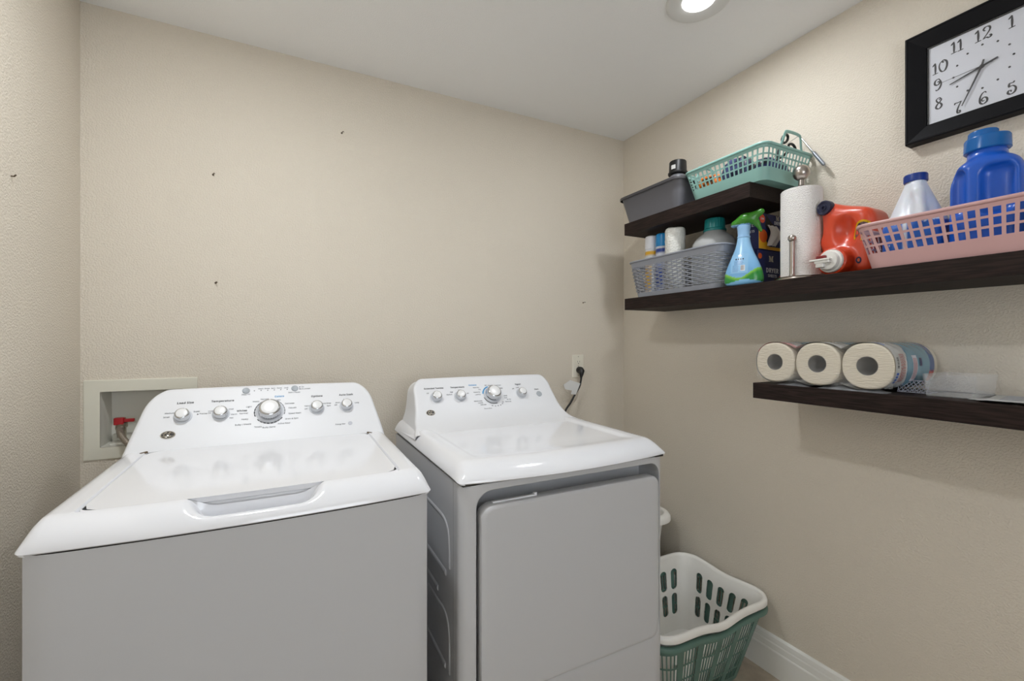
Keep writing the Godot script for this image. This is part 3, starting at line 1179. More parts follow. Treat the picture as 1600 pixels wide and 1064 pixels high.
# ------------------------------------------------------------------ on the walls
func wall_fittings():
	var pw := mat("box plastic", rgb(224, 221, 206), 0.45)
	var o := thing("outlet_box", "cream recessed washer outlet box with a red valve in the back wall", "outlet box", Vector3(-2.158, 1.04, 0))
	var m := M.new()
	# flange: a frame round the hole
	var fr := []
	for s in [[0.1145, 0.0945, -0.001], [0.1145, 0.0945, 0.0045], [0.1145, 0.0945, 0.005], [0.154, 0.131, 0.006], [0.157, 0.134, 0.0045], [0.1575, 0.135, 0.0]]:
		var row := []
		for p in rrect(s[0], s[1], 0.002, 2):
			row.append(Vector3(p.x, p.y, s[2]))
		fr.append(row)
	m.grid(fr, true, true)
	part(m, "flange", pw, o, 30)
	m = M.new()
	var lin_ := []
	for s in [[0.1135, 0.0935, 0.004], [0.108, 0.088, -0.088]]:
		var row := []
		for p in rrect(s[0], s[1], 0.002, 2):
			row.append(Vector3(p.x, p.y, s[2]))
		lin_.append(row)
	m.grid(lin_, true)
	m.fan(lin_[1], true)
	part(m, "recess", mat("recess plastic", rgb(214, 212, 202), 0.45), o, 30)
	m = M.new()
	box(m, Vector3(-0.1, -0.0925, -0.085), Vector3(0.1, -0.062, -0.06), 0.003)
	box(m, Vector3(-0.095, -0.0925, -0.06), Vector3(0.1, -0.085, -0.01), 0.002)
	part(m, "ledge", mat("recess plastic", Color.WHITE), o)
	# hot valve: brass body, red lever
	m = M.new()
	lathe(m, [Vector2(0.013, -0.08), Vector2(0.013, -0.046), Vector2(0.017, -0.044), Vector2(0.017, -0.03), Vector2(0.012, -0.028), Vector2(0.012, -0.012)], 20, Transform3D(Basis(), Vector3(-0.067, 0.01, -0.035)))
	part(m, "valve_body", mat("valve metal", rgb(176, 170, 158), 0.3, 1.0), o)
	m = M.new()
	slab(m, 0.0145, 0.012, 0.006, -0.012, 0.012, 0.002, Vector3(-0.072, -0.013, -0.03))
	box(m, Vector3(-0.062, -0.017, -0.038), Vector3(-0.031, -0.006, -0.024), 0.002)
	part(m, "valve_lever", mat("valve red", rgb(165, 22, 32), 0.4), o)
	m = M.new()
	tube(m, spline([Vector3(-0.02, 0.0, -0.08), Vector3(0.0, -0.012, -0.07), Vector3(0.02, -0.03, -0.06)], 5), 0.0015, 6)
	part(m, "yellow_wire", mat("old cord", rgb(205, 180, 120), 0.6), o)
	var h := thing("supply_hose", "braided grey water hose running from the red valve down behind the washer", "hose", Vector3(-2.215, 1.0, -0.02), 0, "", true)
	m = M.new()
	var path := spline([Vector3(-2.225, 1.008, -0.035), Vector3(-2.223, 0.998, -0.005), Vector3(-2.21, 0.98, 0.02), Vector3(-2.18, 0.945, 0.045), Vector3(-2.135, 0.885, 0.075), Vector3(-2.09, 0.8, 0.12), Vector3(-2.06, 0.7, 0.15)], 8)
	tube(m, path, 0.0095, 12)
	part(m, "hose", mat("braid", rgb(150, 140, 128), 0.4, 0.6, bumped(noise(0.09, 256, FastNoiseLite.TYPE_CELLULAR, 1, 8), 0.12, Vector3(12, 12, 12), false)), h, 180)
	m = M.new()
	var d0: Vector3 = (path[3] - path[0]).normalized()
	tube(m, [path[0] - d0 * 0.004, path[0] + d0 * 0.016], 0.0145, 12)
	part(m, "coupling", mat("valve metal", Color.WHITE), h, 30)

	# electric outlet with plug
	o = thing("wall_outlet", "ivory electrical outlet plate on the back wall above the dryer", "outlet", Vector3(-0.3155, 1.172, 0))
	var iv := mat("ivory", rgb(232, 227, 212), 0.4)
	m = M.new()
	var rows := []
	for s in [[0.0365, 0.0605, 0.0], [0.0365, 0.0605, 0.002], [0.034, 0.058, 0.005], [0.032, 0.056, 0.0055]]:
		var row := []
		for p in rrect(s[0], s[1], 0.004, 3):
			row.append(Vector3(p.x, p.y, s[2]))
		rows.append(row)
	m.grid(rows, true)
	m.fan(rows[-1])
	part(m, "plate", iv, o, 30)
	for yy in [0.0215, -0.0215]:
		m = M.new()
		rows = []
		for s in [[0.0165, 0.0145, 0.005], [0.0165, 0.0145, 0.007], [0.0155, 0.0135, 0.0075]]:
			var row := []
			for p in rrect(s[0], s[1], 0.009, 5):
				row.append(Vector3(p.x, p.y + yy, s[2]))
			rows.append(row)
		m.grid(rows, true)
		m.fan(rows[-1])
		var rc := part(m, "receptacle", iv, o, 30)
		m = M.new()
		box(m, Vector3(-0.0075, yy - 0.002, 0.0065), Vector3(-0.0055, yy + 0.007, 0.0078), 0.0)
		box(m, Vector3(0.0055, yy - 0.002, 0.0065), Vector3(0.0075, yy + 0.007, 0.0078), 0.0)
		lathe(m, [Vector2(0.0026, 0.0065), Vector2(0.0026, 0.0079)], 10, Transform3D(Basis(Vector3.RIGHT, PI / 2), Vector3(0, yy - 0.008, 0)))
		part(m, "slots", mat("dark gap", Color.WHITE), rc)
	for yy in [0.0, 0.05, -0.05]:
		part(lathe(M.new(), [Vector2(0.0028, 0.005), Vector2(0.0026, 0.0066), Vector2(0.0001, 0.007)], 10, Transform3D(Basis(Vector3.RIGHT, PI / 2), Vector3(0, yy, 0)), false), "screw", mat("valve metal", Color.WHITE), o)
	var c := thing("power_cord", "black power plug and cord hanging from the ivory outlet behind the dryer", "power cord", Vector3(-0.3155, 1.15, 0.01), 0, "", true)
	m = M.new()
	tube(m, [Vector3(-0.3155, 1.1515, 0.0085), Vector3(-0.3155, 1.1515, 0.012), Vector3(-0.3155, 1.151, 0.028), Vector3(-0.317, 1.146, 0.038), Vector3(-0.32, 1.13, 0.0405), Vector3(-0.322, 1.112, 0.0395)], [0.0165, 0.018, 0.018, 0.016, 0.011, 0.0055], 14)
	part(m, "plug", mat("black plastic", Color.WHITE), c, 60)
	m = M.new()
	tube(m, spline([Vector3(-0.321, 1.12, 0.04), Vector3(-0.323, 1.095, 0.039), Vector3(-0.333, 1.063, 0.038), Vector3(-0.36, 1.025, 0.038), Vector3(-0.39, 0.985, 0.042), Vector3(-0.43, 0.94, 0.05), Vector3(-0.47, 0.86, 0.09), Vector3(-0.5, 0.75, 0.14)], 8), 0.0052, 10)
	part(m, "cord", mat("black plastic", Color.WHITE), c, 180)
	# paper tag folded over the cord
	var tg := thing("cord_tag", "white folded paper tag wrapped round the black dryer cord", "tag", Vector3(-0.37, 1.07, 0.045), 0, "", true)
	m = M.new()
	var pts := [Vector2(-0.436, 1.081), Vector2(-0.394, 1.103), Vector2(-0.333, 1.084), Vector2(-0.338, 1.068), Vector2(-0.364, 1.026), Vector2(-0.39, 1.03), Vector2(-0.384, 1.048), Vector2(-0.425, 1.057)]
	extrude(m, pts, 0.0445, 0.0453)
	var fold := extrude(M.new(), [Vector2(-0.352, 1.08), Vector2(-0.333, 1.084), Vector2(-0.361, 1.026), Vector2(-0.378, 1.03)], 0.0475, 0.0481)
	m.add(fold)
	part(m, "paper", mat("paper", rgb(228, 228, 226), 0.7, 0.0, {"backlight_enabled": true, "backlight": Color(0.3, 0.3, 0.3)}), tg, 20)
	# small nails left in the walls
	for n in [[-1.9525, 1.9232, "bent nail left high on the back wall above the washer's left end"], [-1.9446, 1.5226, "bent nail left in the back wall midway above the washer"], [-1.5041, 2.1713, "bent nail left in the back wall close under the ceiling"], [-0.2806, 1.5122, "bent nail left in the back wall beside the long shelf's end"]]:
		var k := M.new()
		tube(k, [Vector3(0, 0, -0.002), Vector3(0, 0, 0.006), Vector3(0.004, 0.003, 0.012), Vector3(0.007, 0.0, 0.014)], 0.0016, 6)
		lathe(k, [Vector2(0.004, 0.0), Vector2(0.0035, 0.0015)], 8, Transform3D(Basis(Vector3.RIGHT, PI / 2), Vector3.ZERO))
		var nn := part(k, "nail", mat("rusty", rgb(96, 82, 66), 0.6, 0.4), self)
		nn.position = Vector3(n[0], n[1], 0.0)
		tag(nn, n[2], "nail", "old nails in the walls")
	var kk := M.new()
	tube(kk, [Vector3(-0.001, 0, 0), Vector3(0.006, 0, 0), Vector3(0.011, 0.003, 0.005)], 0.0018, 6)
	var ln := part(kk, "nail", mat("rusty", Color.WHITE), self)
	ln.position = Vector3(XL, 1.7184, 0.4227)
	tag(ln, "bent nail left in the left wall", "nail", "old nails in the walls")


func shelves():
	var w := mat("dark wood", Color.WHITE)
	for s in [["dark wood floating shelf, short and highest, under the teal basket", 0.308, 0.959, 1.812, 1.866, 0.262], ["dark wood floating shelf, long middle one, carrying the detergents", 0.31, 2.1, 1.4545, 1.508, 0.262], ["dark wood floating shelf, lowest one, under the wrapped paper rolls", 0.969, 2.1, 1.109, 1.162, 0.26]]:
		var m := M.new()
		var hz: float = (s[2] - s[1]) / 2
		box(m, Vector3(-s[5], (s[3] - s[4]) / 2, -hz), Vector3(0.0, (s[4] - s[3]) / 2, hz), 0.0012)
		var o := part(m, "floating_shelf", w, self, 30)
		o.position = Vector3(0, (s[3] + s[4]) / 2, (s[1] + s[2]) / 2)
		tag(o, s[0], "shelf", "dark floating shelves on the right wall")


func stroke(m: M, pts: Array, wid: float, x: Transform3D, thin := 0.35):
	# a pen stroke: a flat ribbon, fat in the middle, thin at its ends
	var sp := spline(pts, 6)
	var rows := []
	for i in sp.size():
		var d: Vector2 = (sp[mini(i + 1, sp.size() - 1)] - sp[maxi(i - 1, 0)]).normalized()
		var k := float(i) / (sp.size() - 1)
		# thick on downstrokes, as a nib writes
		var w := wid * lerpf(thin, 1.0, absf(d.y) * sin(PI * clampf(k, 0.08, 0.92)))
		var n := Vector2(-d.y, d.x) * w / 2
		rows.append([x * Vector3(sp[i].x + n.x, sp[i].y + n.y, 0), x * Vector3(sp[i].x - n.x, sp[i].y - n.y, 0), x * Vector3(sp[i].x - n.x, sp[i].y - n.y, -0.0004), x * Vector3(sp[i].x + n.x, sp[i].y + n.y, -0.0004)])
	m.grid(rows, true)


func digit(m: M, ch: String, x: Transform3D):
	# curly numerals in a box 0.6 wide and 1 high, centred
	var V := func(a): 
		var r := []
		for i in a.size() / 2:
			r.append(Vector2(a[i * 2], a[i * 2 + 1]))
		return r
	var g := {
		"0": [[0.0, 0.5, -0.26, 0.3, -0.3, -0.1, -0.12, -0.47, 0.14, -0.46, 0.3, -0.1, 0.27, 0.3, 0.05, 0.5, -0.06, 0.4, 0.0, 0.3, 0.08, 0.36]],
		"1": [[-0.22, 0.28, -0.12, 0.34, 0.02, 0.5], [0.02, 0.5, 0.03, 0.0, 0.02, -0.5], [-0.2, -0.5, 0.02, -0.48, 0.24, -0.46]],
		"2": [[-0.1, 0.2, -0.2, 0.24, -0.24, 0.36, -0.1, 0.5, 0.14, 0.46, 0.22, 0.24, 0.06, -0.06, -0.28, -0.46], [-0.28, -0.46, -0.05, -0.4, 0.14, -0.5, 0.3, -0.4, 0.24, -0.28, 0.16, -0.34]],
		"3": [[-0.18, 0.28, -0.22, 0.4, 0.0, 0.5, 0.2, 0.36, 0.1, 0.1, -0.06, 0.04], [-0.06, 0.04, 0.18, 0.02, 0.28, -0.24, 0.06, -0.5, -0.2, -0.42, -0.22, -0.26, -0.1, -0.24, -0.1, -0.34]],
		"4": [[0.1, 0.5, -0.1, 0.1, -0.28, -0.16, 0.0, -0.16, 0.3, -0.12], [0.1, 0.5, 0.1, 0.0, 0.08, -0.5]],
		"5": [[-0.16, 0.42, 0.08, 0.4, 0.2, 0.5], [-0.16, 0.42, -0.2, 0.1], [-0.2, 0.1, 0.06, 0.16, 0.26, -0.06, 0.2, -0.38, -0.06, -0.5, -0.26, -0.36, -0.2, -0.18, -0.04, -0.2, -0.06, -0.32]],
		"6": [[0.2, 0.38, 0.1, 0.5, -0.12, 0.36, -0.26, 0.0, -0.22, -0.36, 0.0, -0.5, 0.24, -0.36, 0.24, -0.08, 0.04, 0.04, -0.12, -0.1, -0.06, -0.26, 0.08, -0.22]],
		"7": [[-0.26, 0.3, -0.2, 0.44, 0.0, 0.42, 0.26, 0.48], [0.26, 0.48, 0.06, 0.1, -0.06, -0.3, 0.02, -0.5, 0.16, -0.44, 0.14, -0.3, 0.05, -0.34]],
		"8": [[0.2, 0.36, 0.06, 0.5, -0.18, 0.38, -0.1, 0.14, 0.16, -0.06, 0.24, -0.3, 0.02, -0.5, -0.22, -0.34, -0.1, -0.06, 0.12, 0.12, 0.22, 0.3, 0.1, 0.38, 0.04, 0.28]],
		"9": [[0.22, 0.2, 0.06, 0.5, -0.2, 0.42, -0.26, 0.14, -0.06, -0.02, 0.12, 0.1, 0.06, 0.28, -0.06, 0.24], [0.2, 0.32, 0.26, 0.0, 0.12, -0.36, -0.1, -0.5, -0.18, -0.4]],
	}
	for s in g[ch]:
		stroke(m, V.call(s), 0.17, x)


func clock():
	# face plane: local x along +z of the room, y up, z towards the room
	var o := thing("wall_clock", "square black-framed wall clock with curly numerals on the right wall", "clock", Vector3(0, 2.059, 1.4705), -90.0)
	var m := M.new()
	var rows := []
	for s in [[0.161, 0.0], [0.161, 0.03], [0.1605, 0.034], [0.158, 0.036], [0.1555, 0.036], [0.153, 0.0335], [0.151, 0.0335], [0.119, 0.021], [0.1155, 0.0195], [0.1155, 0.0145], [0.112, 0.0145], [0.112, 0.011]]:
		var row := []
		for p in rrect(s[0] + 0.002, s[0], 0.001, 1):
			row.append(Vector3(p.x, p.y, s[1]))
		rows.append(row)
	m.grid(rows, true)
	part(m, "frame", mat("clock frame", rgb(20, 20, 23), 0.5, 0.0, {"metallic_specular": 0.25}), o, 25)
	m = M.new()
	m.fan([Vector3(-0.1145, -0.113, 0.0112), Vector3(0.1145, -0.113, 0.0112), Vector3(0.1145, 0.113, 0.0112), Vector3(-0.1145, 0.113, 0.0112)])
	m.add(box(M.new(), Vector3(-0.116, -0.1145, 0.004), Vector3(0.116, 0.1145, 0.0108), 0.0))
	part(m, "face", mat("clock face", rgb(214, 216, 224), 0.55), o, 20)
	var nums := {"12": [0.0, 0.0875], "1": [0.0555, 0.0875], "2": [0.091, 0.047], "3": [0.093, -0.002], "4": [0.091, -0.058], "5": [0.0555, -0.0865], "6": [0.002, -0.0875], "7": [-0.05, -0.0895], "8": [-0.092, -0.058], "9": [-0.0935, -0.003], "10": [-0.091, 0.0465], "11": [-0.052, 0.0855]}
	for k in nums:
		var nm := M.new()
		for i in k.length():
			var dx: float = 0.0 if k.length() == 1 else (i - 0.5) * (0.014 if k == "11" else 0.018)
			digit(nm, k[i], Transform3D(Basis.from_scale(Vector3(0.028, 0.032, 1)), Vector3(nums[k][0] + dx, nums[k][1], 0.0117)))
		part(nm, "numeral", mat("ink", rgb(24, 24, 30), 0.6), o, 20)
	for i in 12:
		var a := TAU * i / 12.0
		var r := 0.0595
		part(lathe(M.new(), [Vector2(0.0026, 0.0112), Vector2(0.0026, 0.0118)], 12, Transform3D(Basis(Vector3.RIGHT, PI / 2), Vector3(r * sin(a), r * cos(a), 0))), "minute_dot", mat("ink", Color.WHITE), o)
	for h in [["hour_hand", Vector2(-0.067, -0.0175), Vector2(0.031, 0.008), 0.0026, 0.0142], ["minute_hand", Vector2(-0.0405, -0.0905), Vector2(0.004, 0.016), 0.0026, 0.0156], ["second_hand", Vector2(-0.0835, -0.0035), Vector2(0.022, 0.001), 0.0007, 0.0168]]:
		var hm := M.new()
		var d: Vector2 = (h[1] - h[2]).normalized()
		var n: Vector2 = Vector2(-d.y, d.x) * h[3]
		var poly := [h[1] + n * 0.45, h[1] - n * 0.45, Vector2.ZERO - n, h[2] - n * 0.8, h[2] + n * 0.8, Vector2.ZERO + n]
		extrude(hm, poly, h[4] - 0.0004, h[4] + 0.0004)
		part(hm, h[0], mat("ink", Color.WHITE), o, 20)
	part(lathe(M.new(), [Vector2(0.0045, 0.0112), Vector2(0.0045, 0.0172), Vector2(0.003, 0.018), Vector2(0.0001, 0.0182)], 16, Transform3D(Basis(Vector3.RIGHT, PI / 2), Vector3.ZERO), false), "hub", mat("ink", Color.WHITE), o)
	m = M.new()
	m.fan([Vector3(-0.115, -0.1135, 0.0188), Vector3(0.115, -0.1135, 0.0188), Vector3(0.115, 0.1135, 0.0188), Vector3(-0.115, 0.1135, 0.0188)])
	part(m, "glass", mat("clear glass", Color(1, 1, 1, 0.04), 0.02, 0.0, {"transparency": BaseMaterial3D.TRANSPARENCY_ALPHA}), o)


# ------------------------------------------------------------------ baskets
# a point on a rounded rectangle's outline, s in 0..1 from the middle of +z, with its outward normal
func rr_at(hx: float, hz: float, r: float, s: float) -> Array:
	s = fposmod(s, 1.0)
	var a := 2.0 * (hx - r)
	var b := 2.0 * (hz - r)
	var q := PI / 2 * r
	var d := s * (2 * a + 2 * b + 4 * q)
	var seg := [[a / 2, 0], [q, 1], [b, 0], [q, 1], [a, 0], [q, 1], [b, 0], [q, 1], [a / 2, 0]]
	var p := Vector2(0, hz)
	var dir := 0.0
	for g in seg:
		var fin: bool = d <= g[0]
		var l: float = minf(d, g[0])
		if g[1] == 0:
			p += Vector2(cos(dir), -sin(dir)) * l
		else:
			var c := p + Vector2(-sin(dir), -cos(dir)) * r
			var da := l / r
			dir += da
			p = c - Vector2(-sin(dir), -cos(dir)) * r
		if fin:
			break
		d -= g[0]
	return [p, Vector2(sin(dir), cos(dir))]


# thick wall cells between breaks us (round) and vs (up); solid(i, j) says which are filled
func cells(m: M, P: Callable, us: Array, vs: Array, solid: Callable, thick: float):
	var nu := us.size() - 1
	var nv := vs.size() - 1
	var outp := []
	var inp := []
	for j in vs.size():
		var a := []
		var b := []
		for i in us.size():
			a.append(P.call(us[i], vs[j], 0.0))
			b.append(P.call(us[i], vs[j], -thick))
		outp.append(a)
		inp.append(b)
	for j in nv:
		for i in nu:
			if not solid.call(i, j):
				continue
			var b := m.v.size()
			for q in [outp[j][i], outp[j][i + 1], outp[j + 1][i + 1], outp[j + 1][i], inp[j][i], inp[j][i + 1], inp[j + 1][i + 1], inp[j + 1][i]]:
				m.v.append(q)
			m.quad(b, b + 1, b + 2, b + 3)
			m.quad(b + 4, b + 7, b + 6, b + 5)
			if j == 0 or not solid.call(i, j - 1):
				m.quad(b, b + 4, b + 5, b + 1)
			if j == nv - 1 or not solid.call(i, j + 1):
				m.quad(b + 3, b + 2, b + 6, b + 7)
			if not solid.call((i - 1 + nu) % nu, j):
				m.quad(b, b + 3, b + 7, b + 4)
			if not solid.call((i + 1) % nu, j):
				m.quad(b + 1, b + 5, b + 6, b + 2)


# one wall tile with a pill-shaped hole through it
func pill_tile(m: M, P: Callable, u0: float, u1: float, v0: float, v1: float, wu: float, lv: float, wv: float, thick: float):
	var n := 24
	var cu := (u0 + u1) / 2
	var cv := (v0 + v1) / 2
	var rows := [[], [], [], []]
	for i in n:
		var a := TAU * (i + 0.5) / n
		var h := Vector2(cos(a) * wu, sin(a) * wv + signf(sin(a)) * (lv - wv))
		var d := Vector2(cos(a) / wu, sin(a) / lv)
		var k := 1.0 / maxf(absf(h.x) / ((u1 - u0) / 2), absf(h.y) / ((v1 - v0) / 2))
		var o := h * k
		if i % 6 == 0 or i % 6 == 5:
			pass
		rows[0].append(P.call(cu + o.x, cv + o.y, 0.0))
		rows[1].append(P.call(cu + h.x, cv + h.y, 0.0))
		rows[2].append(P.call(cu + h.x, cv + h.y, -thick))
		rows[3].append(P.call(cu + o.x, cv + o.y, -thick))
	# exact corners
	for c in [Vector2(u1, v1), Vector2(u0, v1), Vector2(u0, v0), Vector2(u1, v0)]:
		var best := 0
		var p: Vector3 = P.call(c.x, c.y, 0.0)
		for i in n:
			if (rows[0][i] - p).length() < (rows[0][best] - p).length():
				best = i
		rows[0][best] = p
		rows[3][best] = P.call(c.x, c.y, -thick)
	m.grid(rows, true, true)


func basket_map(hx0: float, hz0: float, hx1: float, hz1: float, r: float, h: float, wave = null) -> Callable:
	return func(u: float, v: float, off: float) -> Vector3:
		var q := rr_at(lerpf(hx0, hx1, v), lerpf(hz0, hz1, v), r, u)
		var y := h * v
		if wave != null:
			y += wave.call(u) * v
		return Vector3(q[0].x + q[1].x * off, y, q[0].y + q[1].y * off)


func ring_path(P: Callable, v: float, n: int, off := 0.0, dy := 0.0) -> Array:
	var out := []
	for i in n:
		out.append(P.call(float(i) / n, v, off) + Vector3(0, dy, 0))
	return out


func lattice_basket(o: Node3D, mt: Material, hx0: float, hz0: float, hx1: float, hz1: float, r: float, h: float, holes: int, bands: Array, bar: float):
	var P := basket_map(hx0, hz0, hx1, hz1, r, h)
	var us := []
	for k in holes:
		us.append((k - 0.5 * bar) / holes)
		us.append((k + 0.5 * bar) / holes)
		us.append((k + 0.5) / holes)
	us.append(1.0 - 0.5 * bar / holes)
	var m := M.new()
	cells(m, P, us, bands, func(i, j): return i % 3 == 0 or j % 2 == 0, 0.002)
	part(m, "lattice_side", mt, o, 50)
	m = M.new()
	var rows := []
	for s in [[0.0, 0.0015, 0.0], [-0.004, 0.0, 0.0], [-0.004, 0.002, 0.002]]:
		var row := []
		for p in ring_path(P, 0.0, 72, s[0] * 1.0, s[1]):
			row.append(p)
		rows.append(row)
	m.fan(rows[1], true)
	m.fan(rows[2])
	m.grid([rows[1], rows[0]], true)
	part(m, "bottom", mt, o, 50)
	m = M.new()
	tube(m, ring_path(P, 1.0, 96, -0.0005, -0.003), 0.0038, 8, true, 1.3)
	part(m, "rim", mt, o, 60)


func top_shelf():
	var y := 1.866
	# grey tub
	var o := thing("storage_bin", "dark grey open plastic bin at the corner end of the highest shelf", "bin", Vector3(-0.137, y, 0.478))
	var P := basket_map(0.12, 0.158, 0.145, 0.181, 0.03, 0.118)
	var g := mat("grey tub", rgb(98, 98, 104), 0.45)
	var m := M.new()
	var us := []
	for i in 73:
		us.append(i / 72.0)
	cells(m, P, us, [0.0, 0.1, 0.5, 1.0], func(_i, _j): return true, 0.0022)
	m.fan(ring_path(P, 0.0, 72, -0.001, 0.0005), true)
	part(m, "tub", g, o, 40)
	m = M.new()
	var lip := []
	for s in [[-0.002, 0.0], [0.001, 0.002], [0.008, 0.001], [0.0095, -0.002], [0.0095, -0.011], [0.008, -0.011], [0.0075, -0.002], [0.0, -0.002]]:
		lip.append(ring_path(P, 1.0, 96, s[0], s[1]))
	m.grid(lip, true)
	part(m, "lip", mat("grey tub lip", rgb(70, 69, 72), 0.4), o, 40)
	# bottle with a black cap standing in the tub
	o = thing("capped_bottle", "grey bottle with a tall black cap standing in the grey bin", "bottle", Vector3(-0.12, y + 0.002, 0.505))
	part(lathe(M.new(), [Vector2(0.036, 0), Vector2(0.04, 0.004), Vector2(0.04, 0.165), Vector2(0.037, 0.182), Vector2(0.03, 0.192), Vector2(0.0, 0.194)], 32), "body", mat("bottle grey", rgb(140, 142, 148), 0.35, 0.3), o, 40)
	m = lathe(M.new(), [Vector2(0.041, 0.194), Vector2(0.043, 0.197), Vector2(0.043, 0.202), Vector2(0.0385, 0.204), Vector2(0.037, 0.25), Vector2(0.035, 0.253), Vector2(0.0, 0.254)], 32)
	var cap := part(m, "cap", mat("black plastic", Color.WHITE), o, 40)
	m = M.new()
	var rows := []
	for j in 2:
		var row := []
		for i in 7:
			var a := deg_to_rad(lerpf(178, 208, i / 6.0))
			row.append(Vector3(0.0392 * cos(a), 0.212 + 0.018 * j, -0.0392 * sin(a)))
		rows.append(row)
	m.grid(rows)
	part(m, "label", mat("paper", Color.WHITE), cap)

	# teal basket
	var teal := mat("teal plastic", rgb(140, 184, 176), 0.4, 0.0, {"backlight_enabled": true, "backlight": Color(0.12, 0.16, 0.15)})
	o = thing("storage_basket", "teal lattice plastic basket with a loop handle on the highest shelf", "basket", Vector3(-0.13, y, 0.848))
	lattice_basket(o, teal, 0.112, 0.152, 0.142, 0.176, 0.03, 0.118, 62, [0.0, 0.36, 0.5, 0.54, 0.68, 0.72, 0.86, 1.0], 0.3)
	m = M.new()
	for s in [1, -1]:
		var hp := []
		for p in [[-0.062, 0.112], [-0.054, 0.128], [-0.044, 0.158], [-0.034, 0.166], [0.0, 0.168], [0.034, 0.166], [0.044, 0.158], [0.054, 0.128], [0.062, 0.112]]:
			hp.append(Vector3(p[0], p[1], s * (0.176 + (p[1] - 0.118) * 0.12)))
		tube(m, spline(hp, 5), 0.0058, 8, false, 0.5, Vector3(0, 0, 1))
		if s == 1:
			part(m, "handle", teal, o, 60)
			m = M.new()
	part(m, "handle", teal, o, 60)
	# what lies in it
	var yb := y + 0.003
	pouch("snack_packet", "orange and black packet lying in the teal basket", "packet", Vector3(-0.203, yb, 0.755), Vector3(0.033, 0.046, 0.05), 6.0, [lin(225, 120, 20), lin(40, 24, 20)], 9.0)
	pouch("wipes_packet", "blue and white soft packet lying in the teal basket", "packet", Vector3(-0.105, yb, 0.79), Vector3(0.052, 0.064, 0.07), -4.0, [lin(30, 80, 165), lin(26, 28, 48)], 14.0)
	pouch("dark_pouch", "dark navy zip pouch lying in the teal basket", "pouch", Vector3(-0.2, yb, 0.868), Vector3(0.035, 0.059, 0.056), 2.0, [lin(18, 20, 40), lin(64, 72, 110)], 26.0)
	pouch("white_rag", "white crumpled cloth in the middle of the teal basket", "cloth", Vector3(-0.085, yb, 0.9), Vector3(0.046, 0.056, 0.028), 8.0, [lin(215, 210, 205), lin(190, 186, 186)], 20.0)
	pouch("tool_pouch", "black and blue soft case under the handle of the teal basket", "pouch", Vector3(-0.148, yb, 0.965), Vector3(0.08, 0.045, 0.026), 0.0, [lin(16, 16, 22), lin(30, 46, 110)], 25.0)
	# scissors: black loops standing out of the basket
	o = thing("scissors", "scissors with black loop handles standing in the teal basket", "scissors", Vector3(-0.14, y + 0.05, 0.985), 0, "", true)
	m = M.new()
	for c in [[Vector3(-0.128, 2.026, 1.0), 0.6], [Vector3(-0.088, 2.0, 1.0), -0.35]]:
		var loop := []
		for i in 20:
			var a := TAU * i / 20.0
			var q := Vector2(cos(a) * 0.02, sin(a) * 0.0125).rotated(c[1])
			loop.append(c[0] + Vector3(q.x, q.y, 0.002 * sin(a)))
		tube(m, loop, 0.0045, 8, true)
	tube(m, [Vector3(-0.142, 2.014, 1.0), Vector3(-0.15, 1.98, 0.99), Vector3(-0.152, 1.955, 0.985)], 0.005, 8)
	tube(m, [Vector3(-0.1, 1.99, 1.0), Vector3(-0.13, 1.965, 0.99), Vector3(-0.152, 1.955, 0.985)], 0.005, 8)
	part(m, "handles", mat("black plastic", Color.WHITE), o, 60)
	m = M.new()
	tube(m, [Vector3(-0.152, 1.957, 0.985), Vector3(-0.165, 1.918, 0.972)], [0.006, 0.002], 8, false, 0.4)
	part(m, "blades", mat("chrome", Color.WHITE), o)
	# telescopic tool leaning out
	o = thing("pickup_tool", "thin steel telescopic pick-up tool with a bent wire, sticking out of the teal basket", "tool", Vector3(-0.1, 1.95, 0.98), 0, "", true)
	m = M.new()
	tube(m, spline([Vector3(-0.13, 1.97, 0.955), Vector3(-0.09, 2.015, 0.97), Vector3(-0.045, 2.05, 0.985), Vector3(-0.035, 2.058, 0.995), Vector3(-0.032, 2.056, 0.998)], 5), 0.0013, 6)
	part(m, "wire", mat("chrome", Color.WHITE), o, 60)
	m = M.new()
	tube(m, [Vector3(-0.033, 2.058, 0.994), Vector3(-0.034, 1.978, 1.044)], [0.0028, 0.0036], 10)
	part(m, "shaft", mat("chrome", Color.WHITE), o, 60)
	m = M.new()
	tube(m, [Vector3(-0.034, 1.98, 1.043), Vector3(-0.034, 1.977, 1.045), Vector3(-0.035, 1.925, 1.078), Vector3(-0.035, 1.921, 1.08)], [0.004, 0.0062, 0.0062, 0.004], 12)
	part(m, "grip", mat("tool grip", rgb(150, 154, 162), 0.35, 0.6), o, 60)
	m = M.new()
	var loop := []
	for i in 12:
		var a := TAU * i / 12.0
		loop.append(Vector3(-0.035, 1.9165, 1.0835) + Vector3(cos(a) * 0.0045, sin(a) * 0.004, -sin(a) * 0.002))
	tube(m, loop, 0.001, 5, true)
	part(m, "end_ring", mat("chrome", Color.WHITE), o, 60)


